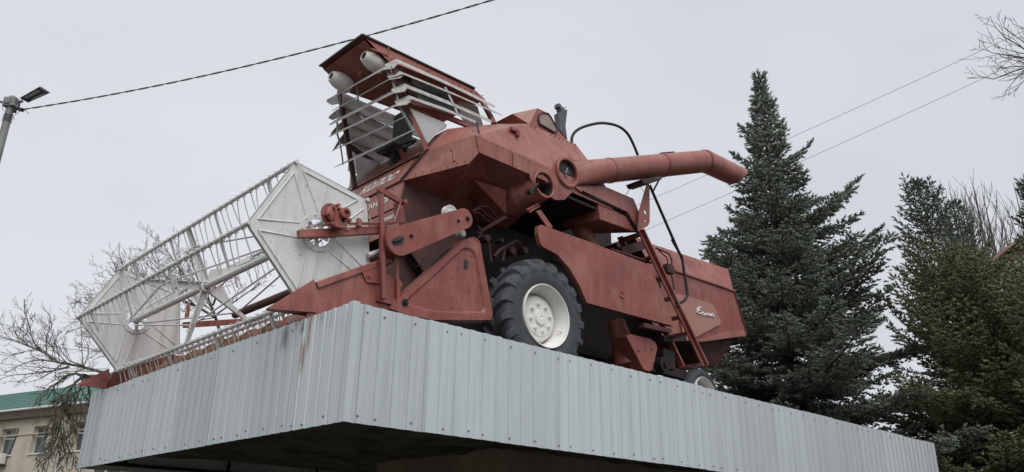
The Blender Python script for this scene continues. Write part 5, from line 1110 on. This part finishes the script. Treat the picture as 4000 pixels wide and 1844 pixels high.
# ================================================================== buildings
WALL = mat('cream_render', (.52, .47, .385), .9, 0, .08, .6, .15, 12, second=(.30, .26, .20, .6), sscale=.9, sth=(.5, .7))
FRAME = mat('white_window_frame', (.62, .62, .60), .5, 0, .06, 4)
WGL = mat('window_glass', (.10, .11, .12), .12, 0, .35, 1.0)
GREEN = mat('green_metal_roof', (.028, .135, .10), .45, .1, .15, 1.5, .1, 6)
TRIM = mat('brown_cornice', (.20, .165, .135), .85, 0, .15, 2)
def facade_building():
    az = YAW+math.radians(61); e = V(math.cos(az), math.sin(az), 0); e = -e                # e points right along the wall
    n = V(e[1], -e[0], 0); n = n if np.dot(n, CAM-PD('b', 200, 600, 45)) > 0 else -n
    P0 = PZ('b', 0, 590, 3.7)
    def sh(a, b): p = PP('b', a, b, P0, n); return np.dot(p-P0, e), p[2]
    def at(s, h, d=0): return V(P0[0]+e[0]*s+n[0]*d, P0[1]+e[1]*s+n[1]*d, h)
    sL, sR = -16.0, sh(2600, 400)[0]; depth = 11.
    t = thing('apartment_house', 'cream rendered house with a green metal roof behind the bare trees', 'building', at((sL+sR)/2, GROUND, -depth/2))
    wins = []
    for tl, br in (((30, 685), (140, 985)), ((405, 652), (505, 965)), ((860, 770), (985, 985))):
        s0, h1 = sh(*tl); s1, h0 = sh(*br); s1b = sh(br[0]+ (15 if br[0] < 600 else 15), tl[1])[0]; wins.append([min(s0, s1), max(s1, s1b), h0, h1])
    w0 = wins[0]; pitch = wins[1][0]-wins[0][0]
    hts = (np.mean([w_[2] for w_ in wins[:2]]), np.mean([w_[3] for w_ in wins[:2]]))
    ww = .5*(wins[0][1]-wins[0][0]+wins[1][1]-wins[1][0])
    cols = [wins[0][0]-pitch*2, wins[0][0]-pitch, wins[0][0], wins[1][0], wins[2][0]]
    cols += [wins[2][0]+pitch*k for k in range(1, 4) if wins[2][0]+pitch*k+ww < sR-.4]
    H1 = 3.7; holes = [(c_, c_+ww, hts[0], hts[1]) for c_ in cols]
    # wall front cut round the window openings
    xs = sorted(set([sL, sR]+[q for h_ in holes for q in h_[:2]])); ys = [GROUND-.2, hts[0], hts[1], H1]
    m = MB()
    for i in range(len(xs)-1):
        for j in range(3):
            if j == 1 and any(abs(xs[i]-h_[0]) < 1e-6 for h_ in holes): continue
            m.prism([at(xs[i], ys[j]), at(xs[i+1], ys[j]), at(xs[i+1], ys[j+1]), at(xs[i], ys[j+1])], -n*.38)
    m.prism([at(sL, GROUND-.2, -depth), at(sR, GROUND-.2, -depth), at(sR, H1, -depth), at(sL, H1, -depth)], n*.3)
    for s_ in (sL, sR-.3): m.prism([at(s_, GROUND-.2, -.39), at(s_, H1, -.39), at(s_, H1, -depth+.31), at(s_, GROUND-.2, -depth+.31)], e*.3)
    part('wall', m, WALL, t)
    for (a, b, h0, h1) in holes:
        fm = MB(); d = -.2; fwd = .055
        for (p_, q_, r_, s_) in ((a, b, h0, h0+fwd), (a, b, h1-fwd, h1), (a, a+fwd, h0+fwd, h1-fwd), (b-fwd, b, h0+fwd, h1-fwd), (a+fwd, b-fwd, h0+(h1-h0)*.62, h0+(h1-h0)*.62+fwd)):
            fm.prism([at(p_, r_, d), at(q_, r_, d), at(q_, s_, d), at(p_, s_, d)], -n*.06)
        wo = part('window', fm, FRAME, t)
        part('pane', MB().prism([at(a, h0, d-.03), at(b, h0, d-.03), at(b, h1, d-.03), at(a, h1, d-.03)], -n*.01), WGL, wo)
        part('sill', MB().prism([at(a-.06, h0-.05, .06), at(b+.06, h0-.05, .06), at(b+.06, h0-.001, .05), at(a-.06, h0-.001, .05)], -n*.25), FRAME, wo)
    part('cornice', MB().prism([at(sL-.3, H1, .28), at(sR+.3, H1, .28), at(sR+.3, H1+.32, .42), at(sL-.3, H1+.32, .42)], -n*1.0), TRIM, t)
    part('string_course', MB().prism([at(sL, H1-.80, .05), at(sR, H1-.80, .05), at(sR, H1-.74, .05), at(sL, H1-.74, .05)], -n*.06), WALL, t)
    part('gutter', MB().tube([at(sL-.4, H1+.37, .47), at(sR+.4, H1+.37, .47)], .06, 8), FRAME, t, smooth=60)
    rf = MB(); run, N = depth/2+.4, 15; rise = PP('b', 0, 282, P0-n*(run-.45), n)[2]-H1-.34
    for i in range(N):
        f0, f1 = i/N, (i+1)/N
        for sg in (0, 1):
            dd = lambda f: (.45-run*f) if not sg else (-depth-.45+run*f)
            o_ = .035
            rf.prism([at(sL-.4, H1+.34+rise*f0+o_, dd(f0)), at(sR+.4, H1+.34+rise*f0+o_, dd(f0)), at(sR+.4, H1+.34+rise*f1, dd(f1)), at(sL-.4, H1+.34+rise*f1, dd(f1))], (0, 0, -.05))
    roof = part('roof', rf, GREEN, t)
    c0 = sh(420, 200)[0]; m = MB()
    for i in range(10):                                    # raised hip of the taller wing
        f0, f1 = i/10, (i+1)/10
        a0, a1 = at(c0+2.2*f0, H1+.40+3.0*f0, .40-4.2*f0), at(c0+2.2*f1, H1+.38+3.0*f1, .40-4.2*f1); b0, b1 = at(sR+.4, H1+.40+3.0*f0, .40-4.2*f0), at(sR+.4, H1+.38+3.0*f1, .40-4.2*f1)
        m.prism([a0, b0, b1, a1], (0, 0, -.05))
    m.prism([at(c0, H1+.36, .36), at(c0+2.2, H1+3.3, -3.85), at(c0+2.2, H1+.5, -8)], e*.05)
    part('wing_roof', m, GREEN, t)
    pt = [sh(740, 870), sh(715, 1000)]; s_ = pt[0][0]
    part('downpipe', MB().tube([at(s_, GROUND, .12), at(s_, H1-.1, .12), at(s_, H1+.25, .4)], .06, 8), FRAME, t, smooth=60)
    part('pilaster', MB().prism([at(s_-.75, GROUND, .06), at(s_-.3, GROUND, .06), at(s_-.3, H1-.81, .06), at(s_-.75, H1-.81, .06)], -n*.05), WALL, t)
    c_ = sh(40, 1040); m = MB(); R_ = np.array([e, n, V(0, 0, 1)]).T; m.box(at(c_[0], c_[1], .25), (.75, .3, .5), R_); acu = part('air_conditioner', m, FRAME, t, bevel=.03)
    m = MB().lathe(at(c_[0]-.08, c_[1], .405), n, [(0, .2), (.01, .2), (.01, .17), (-.003, .0)], 18); part('fan_grille', m, DG, acu)
    part('bracket', MB().box(at(c_[0], c_[1]-.29, .2), (.8, .35, .05), R_), DG, acu)
    pts = [sh(225, 668), sh(200, 760), sh(160, 870), sh(105, 985)]; part('wall_cable', MB().tube([at(s_, h_, .03) for s_, h_ in pts], .025, 6), BLACK, t)
facade_building()
def pink_house():
    az = YAW+math.radians(64); e = V(math.cos(az), math.sin(az), 0); e = -e; n = V(e[1], -e[0], 0); d0 = 36
    n = n if np.dot(n, CAM-PD('t', 1000, 800, d0)) > 0 else -n
    P0 = PD('t', 1145, 720, d0)
    def sh(k, a, b): p = PP(k, a, b, P0, n); return np.dot(p-P0, e), p[2]
    def at(s, h, d=0): return V(P0[0]+e[0]*s+n[0]*d, P0[1]+e[1]*s+n[1]*d, h)
    sa, za = sh('t', 1140, 505); sb, zb = sh('t', 940, 655); w_ = sa-sb; sL = sh('p', 3350, 1400)[0]; sR = sa+w_
    PALE = mat('pale_pink_render', (.50, .45, .42), .9, 0, .1, .7, .1, 10); PINK = mat('faded_pink_roofing', (.30, .17, .145), .7, 0, .12, 1.2, .1, 8)
    t = thing('gabled_house', 'pale house with a faded pink gable roof behind the conifers', 'building', at((sb+sR)/2, GROUND, -4))
    m = MB().prism([at(sb+.35, GROUND-.2), at(sR-.35, GROUND-.2), at(sR-.35, zb+.1), at(sa, za-.35), at(sb+.35, zb+.1)], -n*9); part('wall', m, PALE, t)
    m = MB(); m.prism([at(sb-.1, zb-.08, .5), at(sa, za, .5), at(sa, za+.12, .5), at(sb-.15, zb+.05, .5)], -n*10); m.prism([at(sR+.1, zb-.08, .5), at(sa+.01, za, .5), at(sa+.01, za+.12, .5), at(sR+.15, zb+.05, .5)], -n*10)
    part('roof', m, PINK, t)
    m = MB().prism([at(sb+.42, zb+.16, .02), at(sR-.42, zb+.16, .02), at(sa, za-.30, .02)], -n*.015); part('gable_board', m, PINK, t)
    c_, h_ = sh('t', 1145, 900); P = [at(c_-.55, h_-.7, .03), at(c_+.55, h_-.7, .03)]+[at(c_+.55*math.cos(a), h_+.3+.45*math.sin(a), .03) for a in np.linspace(0, math.pi, 12)]
    wo = part('window', MB().prism([p+n*.02+(p-at(c_, h_, .03))*.12 for p in P], -n*.03), FRAME, t); part('pane', MB().prism([p+n*.03 for p in P], -n*.02), WGL, wo)
pink_house()
